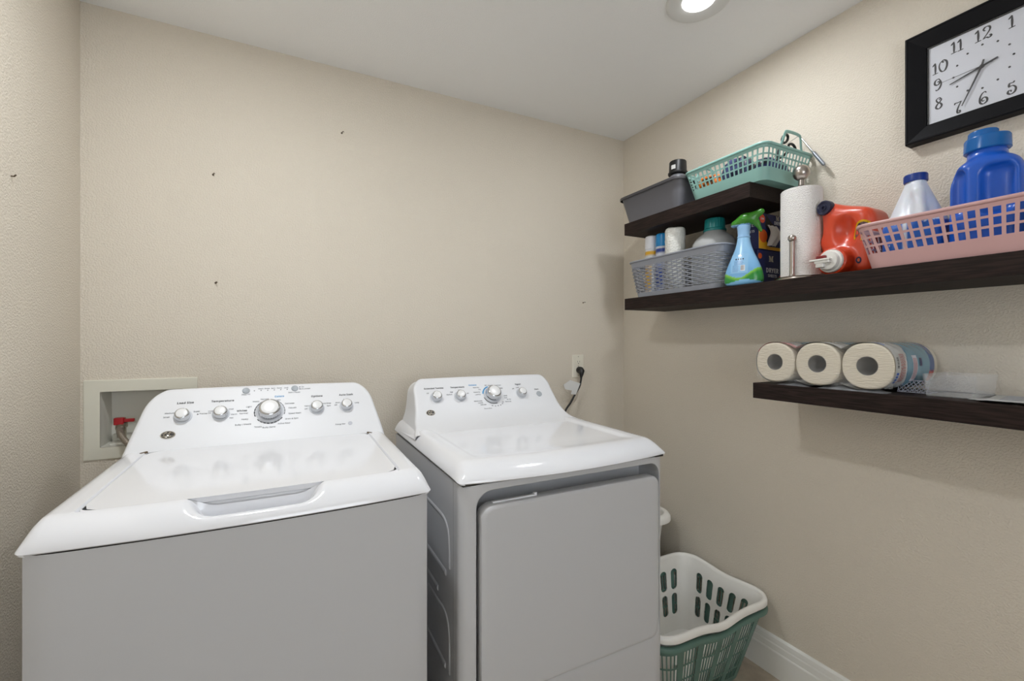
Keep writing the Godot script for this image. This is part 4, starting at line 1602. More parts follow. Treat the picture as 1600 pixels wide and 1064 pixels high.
# a soft filled packet: pillow with crumples, coloured in broad bands
func pouch(called: String, label: String, category: String, at: Vector3, hs: Vector3, turn: float, cols: Array, freq: float):
	var n := FastNoiseLite.new()
	n.seed = called.length() * 7 + 1
	n.frequency = 18.0
	var rows := []
	for j in 15:
		var a := PI * j / 14.0
		var row := []
		for i in 26:
			var b := TAU * i / 26.0
			var d := Vector3(sin(a) * cos(b), -cos(a), -sin(a) * sin(b))
			var p := Vector3(signf(d.x) * pow(absf(d.x), 0.55), signf(d.y) * pow(absf(d.y), 0.75), signf(d.z) * pow(absf(d.z), 0.55)) * hs
			p += d * n.get_noise_3dv(p * 2.0) * 0.008
			p.y = maxf(p.y + hs.y, 0.0)
			row.append(p)
		rows.append(row)
	var m := M.new()
	m.grid(rows, true)
	m.paint(func(p): return cols[0] if sin(p.z * freq * 12.0 + p.y * 60.0 + n.get_noise_3dv(p * 1.5) * 5.0) > 0 else cols[1])
	var o := part(m, called, painted("printed film", 0.35), self, 180)
	o.position = at
	o.rotation_degrees.y = turn
	tag(o, label, category)


func vx(x: float, y: float, z: float) -> Vector3:
	return Vector3(x, y, z)


func print_lines(img: Image, r: Rect2i, rows: int, c: Color, rng: RandomNumberGenerator, fill := 0.55):
	# lines of small unreadable print
	var lh := r.size.y / rows
	for j in rows:
		var x := r.position.x
		var end := r.position.x + int(r.size.x * rng.randf_range(0.75, 1.0))
		while x < end:
			var w := rng.randi_range(3, 12)
			img.fill_rect(Rect2i(x, r.position.y + j * lh, mini(w, end - x), maxi(int(lh * fill), 1)), c)
			x += w + 3


func bars(img: Image, r: Rect2i, rng: RandomNumberGenerator):
	img.fill_rect(r, Color.WHITE)
	var x := r.position.x + 3
	while x < r.end.x - 4:
		var w := rng.randi_range(1, 3)
		img.fill_rect(Rect2i(x, r.position.y + 3, w, r.size.y - 8), Color(0.08, 0.08, 0.15))
		x += w + rng.randi_range(1, 3)


func pic(img: Image) -> ImageTexture:
	return ImageTexture.create_from_image(img)


func big_shelf():
	var y := 1.508
	# woven grey basket
	var o := thing("woven_basket", "grey woven-look plastic basket holding cans and a jug, on the long shelf", "basket", Vector3(-0.149, y, 0.596))
	var grey := mat("grey plastic", rgb(146, 150, 160), 0.4)
	var P := basket_map(0.104, 0.23, 0.127, 0.256, 0.045, 0.166)
	var us := []
	for i in 97:
		us.append(i / 96.0)
	var m := M.new()
	cells(m, P, us, [0.0, 0.03, 0.12], func(_i, _j): return true, 0.0025)
	m.fan(ring_path(P, 0.0, 96, 0.0, 0.0005), true)
	m.fan(ring_path(P, 0.03, 96, -0.0025, 0.0))
	part(m, "base", grey, o, 40)
	m = M.new()
	cells(m, P, us, [0.82, 0.98, 1.0], func(_i, _j): return true, 0.0025)
	tube(m, ring_path(P, 1.0, 96, 0.0015, -0.003), 0.0042, 8, true, 1.0)
	part(m, "rim", grey, o, 40)
	m = M.new()
	var ns := 14
	for k in ns:
		var v := 0.135 + 0.68 * (k + 0.5) / ns
		var path := []
		var nn := 288
		for i in nn:
			var ph := TAU * 26.0 * i / nn + (PI if k % 2 else 0.0)
			path.append(P.call(float(i) / nn, v, 0.0025 * sin(ph)) + Vector3(0, 0.0015 * cos(ph), 0))
		tube(m, path, 0.0022, 6, true, 1.15)
	part(m, "woven_strands", grey, o, 180)
	m = M.new()
	for i in 52:
		tube(m, [P.call((i + 0.5) / 52.0, 0.1, -0.001), P.call((i + 0.5) / 52.0, 0.85, -0.001)], 0.0014, 5)
	part(m, "woven_ribs", grey, o, 60)
	var yb := y + 0.006
	# spray cans
	var can := [Vector2(0.026, 0.0), Vector2(0.032, 0.002), Vector2(0.033, 0.006), Vector2(0.033, 0.215), Vector2(0.03, 0.228)]
	for c in [["white-capped aerosol can with a yellow band at the corner end of the grey woven basket", Vector3(-0.178, yb, 0.406), lin(226, 230, 236), lin(232, 178, 30), "cap white", rgb(236, 238, 244), 0.281], ["blue-capped white aerosol can in the grey woven basket", Vector3(-0.182, yb, 0.478), lin(222, 228, 240), lin(30, 70, 160), "cap blue", rgb(20, 142, 212), 0.277]]:
		o = thing("aerosol_can", c[0], "spray can", c[1], 0, "aerosol cans in the grey basket")
		m = lathe(M.new(), [Vector2(0.026, 0.0), Vector2(0.032, 0.002), Vector2(0.033, 0.006), Vector2(0.033, 0.05), Vector2(0.033, 0.1), Vector2(0.033, 0.185), Vector2(0.033, 0.196), Vector2(0.033, 0.206), Vector2(0.033, 0.212), Vector2(0.031, 0.22)], 32)
		var band: Color = c[3]
		var base: Color = c[2]
		m.paint(func(p): return band if p.y > 0.19 and p.y < 0.209 or (p.y > 0.04 and p.y < 0.11 and p.x < 0.0 and absf(p.z) < 0.022) else base)
		part(m, "can", painted("printed tin", 0.3), o, 40)
		var top: float = c[6]
		part(lathe(M.new(), [Vector2(0.0325, 0.2195), Vector2(0.0335, 0.222), Vector2(0.0325, top - 0.008), Vector2(0.031, top - 0.002), Vector2(0.0285, top), Vector2(0.02, top + 0.001), Vector2(0.0001, top + 0.001)], 32), "cap", mat(c[4], c[5], 0.3), o, 40)
	# a wrapped roll of paper
	o = thing("wrapped_roll", "white paper roll in crinkled wrap standing in the grey woven basket", "paper roll", Vector3(-0.206, yb, 0.57))
	var nz := FastNoiseLite.new()
	nz.seed = 5
	nz.frequency = 14.0
	var rows := []
	for j in 25:
		var k := j / 20.0
		var row := []
		for i in 48:
			var a := TAU * i / 48.0
			var r := 0.041
			var yy := k * 0.283
			if j > 19:
				r = 0.041 * cos((j - 19) / 5.0 * PI / 2)
				yy = 0.272 + 0.011 * sin((j - 19) / 5.0 * PI / 2)
			r += nz.get_noise_3d(cos(a) * 0.35, yy * 2.0, sin(a) * 0.35) * 0.005
			row.append(Vector3(r * cos(a), maxf(yy + nz.get_noise_3d(cos(a), yy, sin(a) * 0.7) * 0.004 * k, 0), -r * sin(a)))
		rows.append(row)
	m = M.new()
	m.grid(rows, true)
	part(m, "wrapper", mat("crinkled wrap", rgb(228, 228, 222), 0.45, 0.0, bumped(noise(0.05, 256, FastNoiseLite.TYPE_CELLULAR, 2, 4), 0.25, Vector3(9, 9, 9), false)), o, 180)
	# jug with a teal cap
	o = thing("softener_jug", "light grey jug with a teal screw cap in the grey woven basket", "jug", Vector3(-0.148, yb, 0.724))
	m = lathe(M.new(), [Vector2(0.07, 0.0), Vector2(0.086, 0.004), Vector2(0.09, 0.015), Vector2(0.09, 0.15), Vector2(0.089, 0.17), Vector2(0.083, 0.192), Vector2(0.07, 0.211), Vector2(0.054, 0.224), Vector2(0.043, 0.232), Vector2(0.04, 0.238), Vector2(0.04, 0.245)], 48)
	part(m, "body", mat("grey jug", rgb(178, 180, 180), 0.35), o, 40)
	m = M.new()
	var prof := [Vector2(0.0435, 0.237), Vector2(0.0435, 0.246), Vector2(0.0395, 0.25), Vector2(0.038, 0.286), Vector2(0.036, 0.289), Vector2(0.0001, 0.29)]
	var crow := []
	for p in prof:
		var row := []
		for i in 96:
			var a := TAU * i / 96.0
			var r: float = p.x
			if p.y > 0.249 and p.y < 0.2875:
				r -= 0.0009 * (1.0 if i % 4 < 2 else 0.0)
			row.append(Vector3(r * cos(a), p.y, -r * sin(a)))
		crow.append(row)
	m.grid(crow, true)
	part(m, "cap", mat("teal cap", rgb(12, 128, 128), 0.35), o, 30)

	spray_bottle(Vector3(-0.226, y, 0.91))
	# dryer-sheet boxes: box's own front is its +z end (a narrow end), long side faces the room
	for k in 2:
		sheet_box(Vector3(-0.087, y + 0.0005 + k * 0.1365, 0.889), k)
	# towel holder
	o = thing("towel_holder", "brushed steel upright paper towel holder with a ball finial and a side post", "towel holder", Vector3(-0.148, y, 1.068))
	var stl := mat("steel", Color.WHITE)
	part(lathe(M.new(), [Vector2(0.0765, 0.0), Vector2(0.078, 0.002), Vector2(0.078, 0.009), Vector2(0.076, 0.012), Vector2(0.08, 0.0135), Vector2(0.0001, 0.0145)], 64), "base", stl, o, 40)
	part(lathe(M.new(), [Vector2(0.007, 0.014), Vector2(0.007, 0.325), Vector2(0.0095, 0.327), Vector2(0.0095, 0.345)], 20), "rod", stl, o, 40)
	var ball := []
	for i in 15:
		var a := -PI / 2 + PI * i / 14.0
		ball.append(Vector2(maxf(0.0262 * cos(a), 0.0001), 0.371 + 0.0262 * sin(a)))
	part(lathe(M.new(), ball, 36), "finial", stl, o, 70)
	m = M.new()
	lathe(m, [Vector2(0.011, 0.013), Vector2(0.0095, 0.016), Vector2(0.0078, 0.02), Vector2(0.0078, 0.128), Vector2(0.009, 0.129)], 20, Transform3D(Basis(), Vector3(-0.068, 0, 0.01)))
	var kb := []
	for i in 11:
		var a := -PI / 2 + PI * i / 10.0
		kb.append(Vector2(maxf(0.0128 * cos(a), 0.0001), 0.139 + 0.0125 * sin(a)))
	lathe(m, kb, 24, Transform3D(Basis(), Vector3(-0.068, 0, 0.01)))
	part(m, "post", stl, o, 40)
	o = thing("paper_towel_roll", "white quilted paper towel roll standing on the steel holder", "paper towels", Vector3(-0.148, y + 0.0148, 1.068))
	m = M.new()
	lathe(m, [Vector2(0.0185, 0.0), Vector2(0.06, 0.0), Vector2(0.0612, 0.0015), Vector2(0.0614, 0.15), Vector2(0.0608, 0.292), Vector2(0.059, 0.2945), Vector2(0.0185, 0.294), Vector2(0.0185, 0.0)], 72, Transform3D.IDENTITY, false)
	part(m, "towel", mat("paper towel", rgb(236, 233, 230), 0.9, 0.0, bumped(noise(0.045, 512, FastNoiseLite.TYPE_CELLULAR, 1, 9), 0.2, Vector3(13, 13, 13), false)), o, 40)
	part(lathe(M.new(), [Vector2(0.0183, 0.001), Vector2(0.0183, 0.2945), Vector2(0.0172, 0.2945), Vector2(0.0172, 0.001)], 32, Transform3D.IDENTITY, false), "core", mat("card", rgb(160, 134, 104), 0.8), o, 40)
	orange_jug(Vector3(-0.116, y, 1.207))


func spray_bottle(at: Vector3):
	var o := thing("spray_bottle", "light blue spray bottle with a green trigger head in front of the dryer sheet boxes", "spray bottle", at, -68.0)
	var f := func(p: Vector3) -> float:
		# body: width and depth follow height
		var t := clampf(p.y / 0.178, 0.0, 1.0)
		var w := 0.0205 + 0.044 * pow(1.0 - smoothstep(0.12, 1.0, t), 1.05)
		w -= 0.006 * (1.0 - smoothstep(0.0, 0.1, t))
		var dp := 0.0205 + 0.0155 * (1.0 - smoothstep(0.2, 1.0, t)) - 0.004 * (1.0 - smoothstep(0.0, 0.08, t))
		var q := Vector2(p.x / w, p.z / dp)
		var e := pow(pow(absf(q.x), 2.4) + pow(absf(q.y), 2.4), 1.0 / 2.4)
		var d := (e - 1.0) * dp * 0.8
		return smax(d, maxf(-p.y, p.y - 0.176), 0.008)
	var m := nets(f, Vector3(-0.082, -0.006, -0.045), Vector3(0.082, 0.184, 0.045), 0.0036)
	m.paint(func(p):
		var wave: float = 0.038 + 0.012 * sin(p.x * 45.0 - 1.2) + 0.2 * maxf(p.x, 0.0)
		var low: float = 0.014 + 0.005 * sin(p.x * 50.0 + 1.0)
		var blue := lin(118, 178, 226).lerp(lin(150, 200, 238), clampf((p.y - 0.05) / 0.1, 0, 1))
		if p.y < low:
			return lin(128, 190, 232)
		if p.y < wave:
			return lin(30, 140, 50).lerp(lin(132, 196, 60), smoothstep(wave - 0.016, wave, p.y))
		return blue)
	part(m, "bottle", painted("spray plastic", 0.22, {"clearcoat_enabled": true, "clearcoat": 0.5}), o, 180)
	# back label: print, small pictograms, a bar code
	var rng := RandomNumberGenerator.new()
	rng.seed = 4
	var img := Image.create(256, 256, false, Image.FORMAT_RGBA8)
	img.fill(Color(0.58, 0.77, 0.92))
	for k in 4:
		img.fill_rect(Rect2i(70 + k * 34, 62, 20, 18), Color(0.12, 0.14, 0.25))
		img.fill_rect(Rect2i(75 + k * 34, 58, 10, 5), Color(0.12, 0.14, 0.25))
	print_lines(img, Rect2i(50, 90, 150, 60), 6, Color(0.2, 0.3, 0.55), rng, 0.4)
	print_lines(img, Rect2i(30, 150, 100, 90), 10, Color(0.25, 0.35, 0.6), rng, 0.4)
	bars(img, Rect2i(150, 152, 62, 74), rng)
	# a small white cloud emblem
	for c in [[118, 24, 14], [136, 18, 16], [152, 28, 12]]:
		for yy in range(-c[2], c[2]):
			var w := int(sqrt(c[2] * c[2] - yy * yy))
			img.fill_rect(Rect2i(c[0] - w, maxi(c[1] + yy, 0), 2 * w, 1), Color(0.93, 0.95, 0.98))
	var lab := drape(f, -0.036, 0.022, 0.042, 0.112, 10, 10, 0.08, 0.0005)
	part(lab, "back_label", mat("spray label", Color.WHITE, 0.25, 0.0, {"albedo_texture": pic(img)}), o, 180)
	m = lathe(M.new(), [Vector2(0.0205, 0.172), Vector2(0.0215, 0.174), Vector2(0.0215, 0.178), Vector2(0.0195, 0.181), Vector2(0.0205, 0.2), Vector2(0.0225, 0.214), Vector2(0.021, 0.217)], 36)
	part(m, "neck", mat("spray neck", rgb(148, 192, 232), 0.28), o, 40)
	# trigger head
	var g := func(p: Vector3) -> float:
		var d := sd_cap(p, Vector3(-0.026, 0.224, 0), Vector3(0.004, 0.238, 0), 0.0175, 0.021)
		d = smin(d, sd_cap(p, Vector3(0.004, 0.238, 0), Vector3(0.05, 0.255, 0), 0.02, 0.012), 0.014)
		d = smin(d, sd_cap(p, Vector3(0.026, 0.238, 0), Vector3(0.042, 0.22, 0), 0.013, 0.009), 0.014)
		d = smin(d, sd_cap(p, Vector3(0.042, 0.222, 0), Vector3(0.056, 0.192, 0), 0.009, 0.0055), 0.01)
		d = smax(d, -(p.y - 0.2165 + 0.28 * maxf(p.x, 0.0) * 1.0), 0.004) if p.x < 0.02 else d
		d = smin(d, sd_cap(p, Vector3(0.05, 0.2565, 0), Vector3(0.057, 0.259, 0), 0.0105, 0.0105), 0.003)
		return d
	m = nets(g, Vector3(-0.052, 0.185, -0.024), Vector3(0.08, 0.276, 0.024), 0.003)
	m.paint(func(p): return lin(148, 190, 226) if p.y < 0.2215 and p.x < 0.022 else lin(56, 126, 34))
	part(m, "trigger_head", painted("trigger plastic", 0.3), o, 180)


func sheet_box(at: Vector3, k: int):
	var names := ["navy dryer sheet box, lower of two stacked behind the blue spray bottle", "navy and yellow dryer sheet box with sheets pulled out, upper of two stacked"]
	var o := thing("dryer_sheet_box", names[k], "box", at, 0.0 if k == 0 else 1.5, "dryer sheet boxes on the long shelf")
	var navy := mat("box navy", rgb(18, 30, 88), 0.45)
	var hx := 0.08
	var hz := 0.035
	var h := 0.135
	part(box(M.new(), Vector3(-hx, 0, -hz), Vector3(hx, h, hz), 0.0012), "carton", navy, o, 20)
	# prints lie on the +z end and the room side
	var yellow := mat("box yellow", rgb(226, 168, 28), 0.45)
	var orange := mat("box orange", rgb(216, 92, 30), 0.45)
	var white := mat("box white", rgb(222, 224, 232), 0.5)
	var end := Transform3D(Basis(), Vector3(0, 0, hz))
	var side := Transform3D(Basis(Vector3.UP, -PI / 2), Vector3(-hx, 0, 0))
	var sh := func(poly: Array, x: Transform3D, lift: float) -> M:
		var q := []
		for i in poly.size() / 2:
			q.append(Vector2(poly[i * 2], poly[i * 2 + 1]))
		return extrude(M.new(), q, 0.0001, lift, x)
	var disc := func(c: Vector2, r: float, x: Transform3D, lift: float) -> M:
		var q := []
		for i in 24:
			q.append(c + Vector2(cos(TAU * i / 24.0), sin(TAU * i / 24.0)) * r)
		return extrude(M.new(), q, 0.0001, lift, x)
	if k == 0:
		part(sh.call([-0.079, 0.002, -0.035, 0.002, -0.079, 0.05], end, 0.0006), "orange_corner", orange, o, 20)
		part(sh.call([0.0, 0.002, 0.079, 0.002, 0.079, 0.07], end, 0.0006), "orange_corner", orange, o, 20)
		part(disc.call(Vector2(-0.068, 0.112), 0.0105, end, 0.0008), "orange_badge", orange, o, 20)
		part(disc.call(Vector2(0.064, 0.096), 0.016, end, 0.0008), "round_badge", mat("badge navy", rgb(12, 20, 60), 0.4), o, 20)
		var l := M.new()
		letters(l, "DRYER", 0.0245, Transform3D(end.basis, end * Vector3(0.004, 0.062, 0.0003)), "Droid Sans", true)
		letters(l, "SHEETS", 0.0155, Transform3D(end.basis, end * Vector3(0.004, 0.042, 0.0003)), "Droid Sans", true)
		part(l, "lettering", white, o, 20)
		var mm := M.new()
		letters(mm, "M", 0.03, Transform3D(end.basis, end * Vector3(-0.004, 0.105, 0.0003)), "Droid Serif", true)
		part(mm, "emblem", mat("emblem gold", rgb(196, 190, 170), 0.4), o, 20)
	else:
		# end: yellow foot, orange disc, badge, and sheets drawn out of a slot
		part(sh.call([-0.079, 0.002, 0.079, 0.002, 0.079, 0.014, -0.02, 0.014, -0.079, 0.095], end, 0.0005), "yellow_band", yellow, o, 20)
		part(disc.call(Vector2(-0.052, 0.05), 0.024, end, 0.0008), "orange_disc", orange, o, 20)
		part(disc.call(Vector2(-0.058, 0.113), 0.0155, end, 0.0008), "orange_badge", mat("badge orange", rgb(232, 84, 44), 0.4), o, 20)
		part(letters(M.new(), "2 BX", 0.009, Transform3D(end.basis, end * Vector3(-0.058, 0.113, 0.0009)), "Droid Sans", true), "badge_lettering", white, o, 20)
		part(sh.call([-0.034, 0.13, -0.04, 0.09, 0.004, 0.06, 0.034, 0.09, 0.0, 0.102], end, 0.0006), "slot", mat("dark gap", Color.WHITE), o, 20)
		var l := M.new()
		letters(l, "DRYER", 0.018, Transform3D(end.basis, end * Vector3(0.042, 0.106, 0.0007)), "Droid Sans", true)
		letters(l, "DRYER", 0.02, Transform3D(side.basis, side * Vector3(0.0, 0.092, 0.0003)), "Droid Sans", true)
		letters(l, "SHEETS", 0.012, Transform3D(side.basis, side * Vector3(0.0, 0.068, 0.0003)), "Droid Sans", true)
		part(l, "lettering", white, o, 20)
		var mm := M.new()
		letters(mm, "M", 0.024, Transform3D(end.basis, end * Vector3(0.035, 0.124, 0.0006)), "Droid Serif", true)
		part(mm, "emblem", mat("emblem gold", Color.WHITE), o, 20)
		var rows := []
		for j in 12:
			var t := j / 11.0
			var row := []
			for i in 13:
				var s := i / 12.0
				var w := lerpf(0.05, 0.068, sin(PI * t))
				row.append(Vector3(-0.008 + (s - 0.5) * w + 0.006 * sin(t * 5.0), 0.092 - 0.078 * t, hz + 0.004 + 0.022 * sin(PI * t * 0.85) * (0.5 + 0.5 * sin(PI * s)) + 0.004 * sin(s * 14.0 + t * 4.0)))
			rows.append(row)
		var t2 := M.new()
		t2.grid(rows, false, true)
		part(t2, "dryer_sheets", mat("sheet cloth", rgb(212, 206, 202), 0.85, 0.0, {"backlight_enabled": true, "backlight": Color(0.35, 0.35, 0.35)}), o, 180)


func orange_jug(at: Vector3):
	var o := thing("detergent_jug", "orange laundry detergent jug with a white push tap, beside the paper towels", "detergent", at, -90.0)
	var f := func(p: Vector3) -> float:
		var d := sd_box(p, Vector3(0.006, 0.108, -0.012), Vector3(0.07, 0.108, 0.062), 0.03)
		# the far shoulder is eased
		d = smax(d, (p - Vector3(0.05, 0.2, 0)).dot(Vector3(0.6, 0.8, 0)) - 0.012, 0.03)
		d = smin(d, sd_cap(p, Vector3(-0.01, 0.18, 0.0), Vector3(-0.048, 0.222, 0.03), 0.034, 0.02), 0.035)
		d = smin(d, sd_cap(p, Vector3(-0.05, 0.2, 0.02), Vector3(-0.062, 0.12, 0.02), 0.016, 0.0135), 0.02)
		d = smin(d, sd_cap(p, Vector3(-0.062, 0.12, 0.02), Vector3(-0.05, 0.055, 0.015), 0.0135, 0.02), 0.02)
		d = smin(d, sd_cap(p, Vector3(-0.01, 0.0455, 0.02), Vector3(-0.014, 0.0455, 0.09), 0.044, 0.0425), 0.012)
		d = smax(d, -sd_ell(p, Vector3(0.004, 0.142, 0.07), Vector3(0.034, 0.05, 0.042)), 0.012)
		d = smax(d, -sd_ell(p, Vector3(0.004, 0.142, -0.08), Vector3(0.034, 0.05, 0.03)), 0.012)
		d = smax(d, maxf(p.z - 0.094, -p.y), 0.006)
		return d
	var m := nets(f, Vector3(-0.112, -0.006, -0.085), Vector3(0.112, 0.262, 0.106), 0.005)
	part(m, "jug", mat("orange plastic", rgb(208, 64, 24), 0.3, 0.0, {"clearcoat_enabled": true, "clearcoat": 0.4}), o, 180)
	var ax := Basis(Vector3.RIGHT, PI / 2)
	# vent cap at the top, facing the room
	var cx := Transform3D(Basis(Vector3.UP, deg_to_rad(-6)) * ax, Vector3(-0.053, 0.226, 0.036))
	part(lathe(M.new(), [Vector2(0.0185, -0.01), Vector2(0.0225, 0.0), Vector2(0.0235, 0.003), Vector2(0.0235, 0.019), Vector2(0.0215, 0.022), Vector2(0.018, 0.0225), Vector2(0.016, 0.02), Vector2(0.009, 0.02), Vector2(0.008, 0.0225), Vector2(0.005, 0.0225), Vector2(0.004, 0.018), Vector2(0.0001, 0.018)], 36, cx), "vent_cap", mat("navy cap", rgb(24, 28, 56), 0.35), o, 40)
	var sx := Transform3D(ax, Vector3(-0.014, 0.0455, 0.092))
	part(lathe(M.new(), [Vector2(0.036, -0.006), Vector2(0.036, 0.004), Vector2(0.034, 0.008), Vector2(0.029, 0.009), Vector2(0.029, 0.016), Vector2(0.026, 0.02), Vector2(0.0001, 0.021)], 40, sx), "tap_collar", mat("tap white", rgb(230, 228, 222), 0.3), o, 40)
	m = M.new()
	box(m, Vector3(-0.046, 0.038, 0.108), Vector3(-0.002, 0.05, 0.128), 0.003)
	box(m, Vector3(-0.043, 0.026, 0.11), Vector3(-0.02, 0.048, 0.126), 0.003)
	box(m, Vector3(-0.058, 0.046, 0.116), Vector3(0.002, 0.052, 0.132), 0.002)
	part(m, "tap_lever", mat("tap white", Color.WHITE), o, 40)
	part(box(M.new(), Vector3(-0.044, 0.053, 0.108), Vector3(-0.016, 0.063, 0.122), 0.003), "tap_button", mat("tap red", rgb(120, 22, 24), 0.4), o)
	# front print: yellow ring, mauve swoosh, dark flag
	var ring := M.new()
	var V := func(r: float, a: float) -> Vector2: return Vector2(0.05 + r * cos(a) * 0.8, 0.128 + r * 1.1 * sin(a))
	var lay := func(poly: Array, lift: float) -> M:
		var q := M.new()
		extrude(q, poly, 0.0, 0.0)
		for i in q.v.size():
			var z := 0.12
			for s in 40:
				var d: float = f.call(Vector3(q.v[i].x, q.v[i].y, z))
				z = maxf(z - d * 0.8, 0.0)
			q.v[i].z = z + lift
		return q
	var mk := func(a0: float, a1: float, r0: float, r1: float) -> Array:
		var poly := []
		for i in 15:
			poly.append(V.call(r1, lerpf(a0, a1, i / 14.0)))
		for i in 15:
			poly.append(V.call(r0, lerpf(a1, a0, i / 14.0)))
		return poly
	part(lay.call(mk.call(deg_to_rad(45), deg_to_rad(215), 0.027, 0.033), 0.0009), "yellow_ring", mat("print yellow", rgb(240, 200, 20), 0.35), o, 180)
	part(lay.call(mk.call(deg_to_rad(50), deg_to_rad(210), 0.012, 0.0265), 0.0008), "mauve_ring", mat("print mauve", rgb(136, 104, 108), 0.35), o, 180)
	part(lay.call([Vector2(0.052, 0.158), Vector2(0.062, 0.155), Vector2(0.071, 0.122), Vector2(0.062, 0.116)], 0.0011), "dark_flag", mat("print navy", rgb(36, 34, 48), 0.35), o, 180)
	part(lay.call([Vector2(0.038, 0.153), Vector2(0.043, 0.156), Vector2(0.06, 0.128), Vector2(0.054, 0.126), Vector2(0.047, 0.137)], 0.0013), "dark_letter", mat("print navy", Color.WHITE), o, 180)
	part(lay.call([Vector2(0.048, 0.12), Vector2(0.058, 0.122), Vector2(0.053, 0.106), Vector2(0.045, 0.102)], 0.0013), "yellow_spot", mat("print yellow", Color.WHITE), o, 180)
	var seal := []
	for i in 20:
		seal.append(Vector2(0.041 + 0.007 * cos(TAU * i / 20.0), 0.044 + 0.0105 * sin(TAU * i / 20.0)))
	part(lay.call(seal, 0.0009), "round_seal", mat("seal blue", rgb(40, 44, 92), 0.35), o, 180)
	seal = []
	for i in 20:
		seal.append(Vector2(0.041 + 0.0035 * cos(TAU * i / 20.0), 0.044 + 0.0055 * sin(TAU * i / 20.0)))
	part(lay.call(seal, 0.0014), "seal_centre", mat("print orange", rgb(225, 110, 70), 0.35), o, 180)


func pink_basket_group():
	var y := 1.508
	var pink := mat("pink plastic", rgb(206, 164, 162), 0.42, 0.0, {"backlight_enabled": true, "backlight": Color(0.12, 0.08, 0.08)})
	var o := thing("storage_basket", "pink lattice plastic basket holding detergent bottles at the right end of the long shelf", "basket", Vector3(-0.144, y, 1.54))
	lattice_basket(o, pink, 0.105, 0.232, 0.131, 0.257, 0.035, 0.124, 68, [0.0, 0.34, 0.49, 0.535, 0.675, 0.72, 0.86, 1.0], 0.34)
	# bleach jug
	o = thing("bleach_jug", "white bleach jug with a blue cap and blue label in the pink basket", "jug", Vector3(-0.138, y + 0.003, 1.374), -80.0)
	var f := func(p: Vector3) -> float:
		var d := sd_box(p, Vector3(0, 0.066, 0), Vector3(0.066, 0.068, 0.06), 0.03)
		var q := Vector3(p.x * 0.95, p.y, p.z * 1.12)
		d = smin(d, sd_cap(q, Vector3(0, 0.12, 0), Vector3(0, 0.232, 0), 0.064, 0.023), 0.02)
		d = smax(d, -sd_ell(p, Vector3(-0.008, 0.19, 0.066), Vector3(0.022, 0.042, 0.03)), 0.01)
		d = smax(d, -sd_ell(p, Vector3(0.042, 0.185, 0.05), Vector3(0.02, 0.045, 0.03)), 0.01)
		d = smin(d, sd_cap(p, Vector3(0.004, 0.232, 0.012), Vector3(0.012, 0.205, 0.038), 0.013, 0.012), 0.012)
		d = smin(d, sd_cap(p, Vector3(0.012, 0.205, 0.038), Vector3(0.022, 0.13, 0.054), 0.012, 0.014), 0.014)
		return smax(d, maxf(p.y - 0.246, -p.y), 0.004)
	var m := nets(f, Vector3(-0.092, -0.006, -0.08), Vector3(0.092, 0.254, 0.085), 0.0045)
	m.paint(func(p):
		if p.y < 0.118 and p.y > 0.012:
			return lin(228, 232, 240) if absf(p.x + 0.012) < 0.0055 and p.z > 0 else lin(44, 104, 196)
		return lin(222, 226, 234))
	part(m, "jug", painted("bleach plastic", 0.35, {"subsurf_scatter_enabled": true, "subsurf_scatter_strength": 0.15}), o, 180)
	m = M.new()
	letters(m, "2", 0.05, Transform3D(Basis(), Vector3(-0.035, 0.05, 0.0585)), "Droid Sans", true)
	part(m, "label_digit", mat("box white", Color.WHITE), o, 20)
	for j in 2:
		part(box(M.new(), Vector3(0.004, 0.034 + j * 0.03, 0.058), Vector3(0.044, 0.046 + j * 0.03, 0.0588), 0.0), "label_stripe", mat("box white", Color.WHITE), o, 20)
	part(lathe(M.new(), [Vector2(0.0255, 0.24), Vector2(0.0265, 0.242), Vector2(0.0265, 0.258), Vector2(0.025, 0.261), Vector2(0.0001, 0.262)], 40), "cap", mat("bleach cap", rgb(18, 52, 132), 0.35), o, 30)
	# blue detergent bottle
	o = thing("detergent_bottle", "bright blue detergent bottle with a wide blue lid, tallest thing in the pink basket", "detergent", Vector3(-0.14, y + 0.003, 1.518), -80.0)
	var g := func(p: Vector3) -> float:
		var d := sd_box(p, Vector3(0, 0.13, 0), Vector3(0.066, 0.133, 0.054), 0.034)
		var top := (p - Vector3(0, 0.262, 0))
		d = smax(d, maxf(top.dot(Vector3(0.5, 0.86, 0)) - 0.016, top.dot(Vector3(-0.66, 0.75, 0)) - 0.018), 0.035)
		d = smax(d, -sd_box(p, Vector3(-0.053, 0.172, 0.046), Vector3(0.021, 0.06, 0.03), 0.021), 0.006)
		d = smax(d, -sd_box(p, Vector3(0.024, 0.165, 0.06), Vector3(0.032, 0.062, 0.026), 0.025), 0.006)
		d = smin(d, sd_cap(p, Vector3(0, 0.25, 0), Vector3(0, 0.285, 0), 0.037, 0.035), 0.012)
		return smax(d, maxf(p.y - 0.284, -p.y), 0.004)
	m = nets(g, Vector3(-0.088, -0.006, -0.068), Vector3(0.088, 0.292, 0.068), 0.0042)
	part(m, "bottle", mat("blue plastic", rgb(0, 86, 196), 0.25, 0.0, {"clearcoat_enabled": true, "clearcoat": 0.4}), o, 180)
	m = M.new()
	lathe(m, [Vector2(0.041, 0.272), Vector2(0.043, 0.274), Vector2(0.042, 0.303), Vector2(0.04, 0.3065), Vector2(0.0001, 0.308)], 44)
	lathe(m, [Vector2(0.0285, 0.304), Vector2(0.0275, 0.322), Vector2(0.0255, 0.3245), Vector2(0.0001, 0.325)], 36, Transform3D(Basis(), Vector3(-0.007, 0, 0)))
	part(m, "lid", mat("blue lid", rgb(8, 98, 172), 0.25), o, 40)
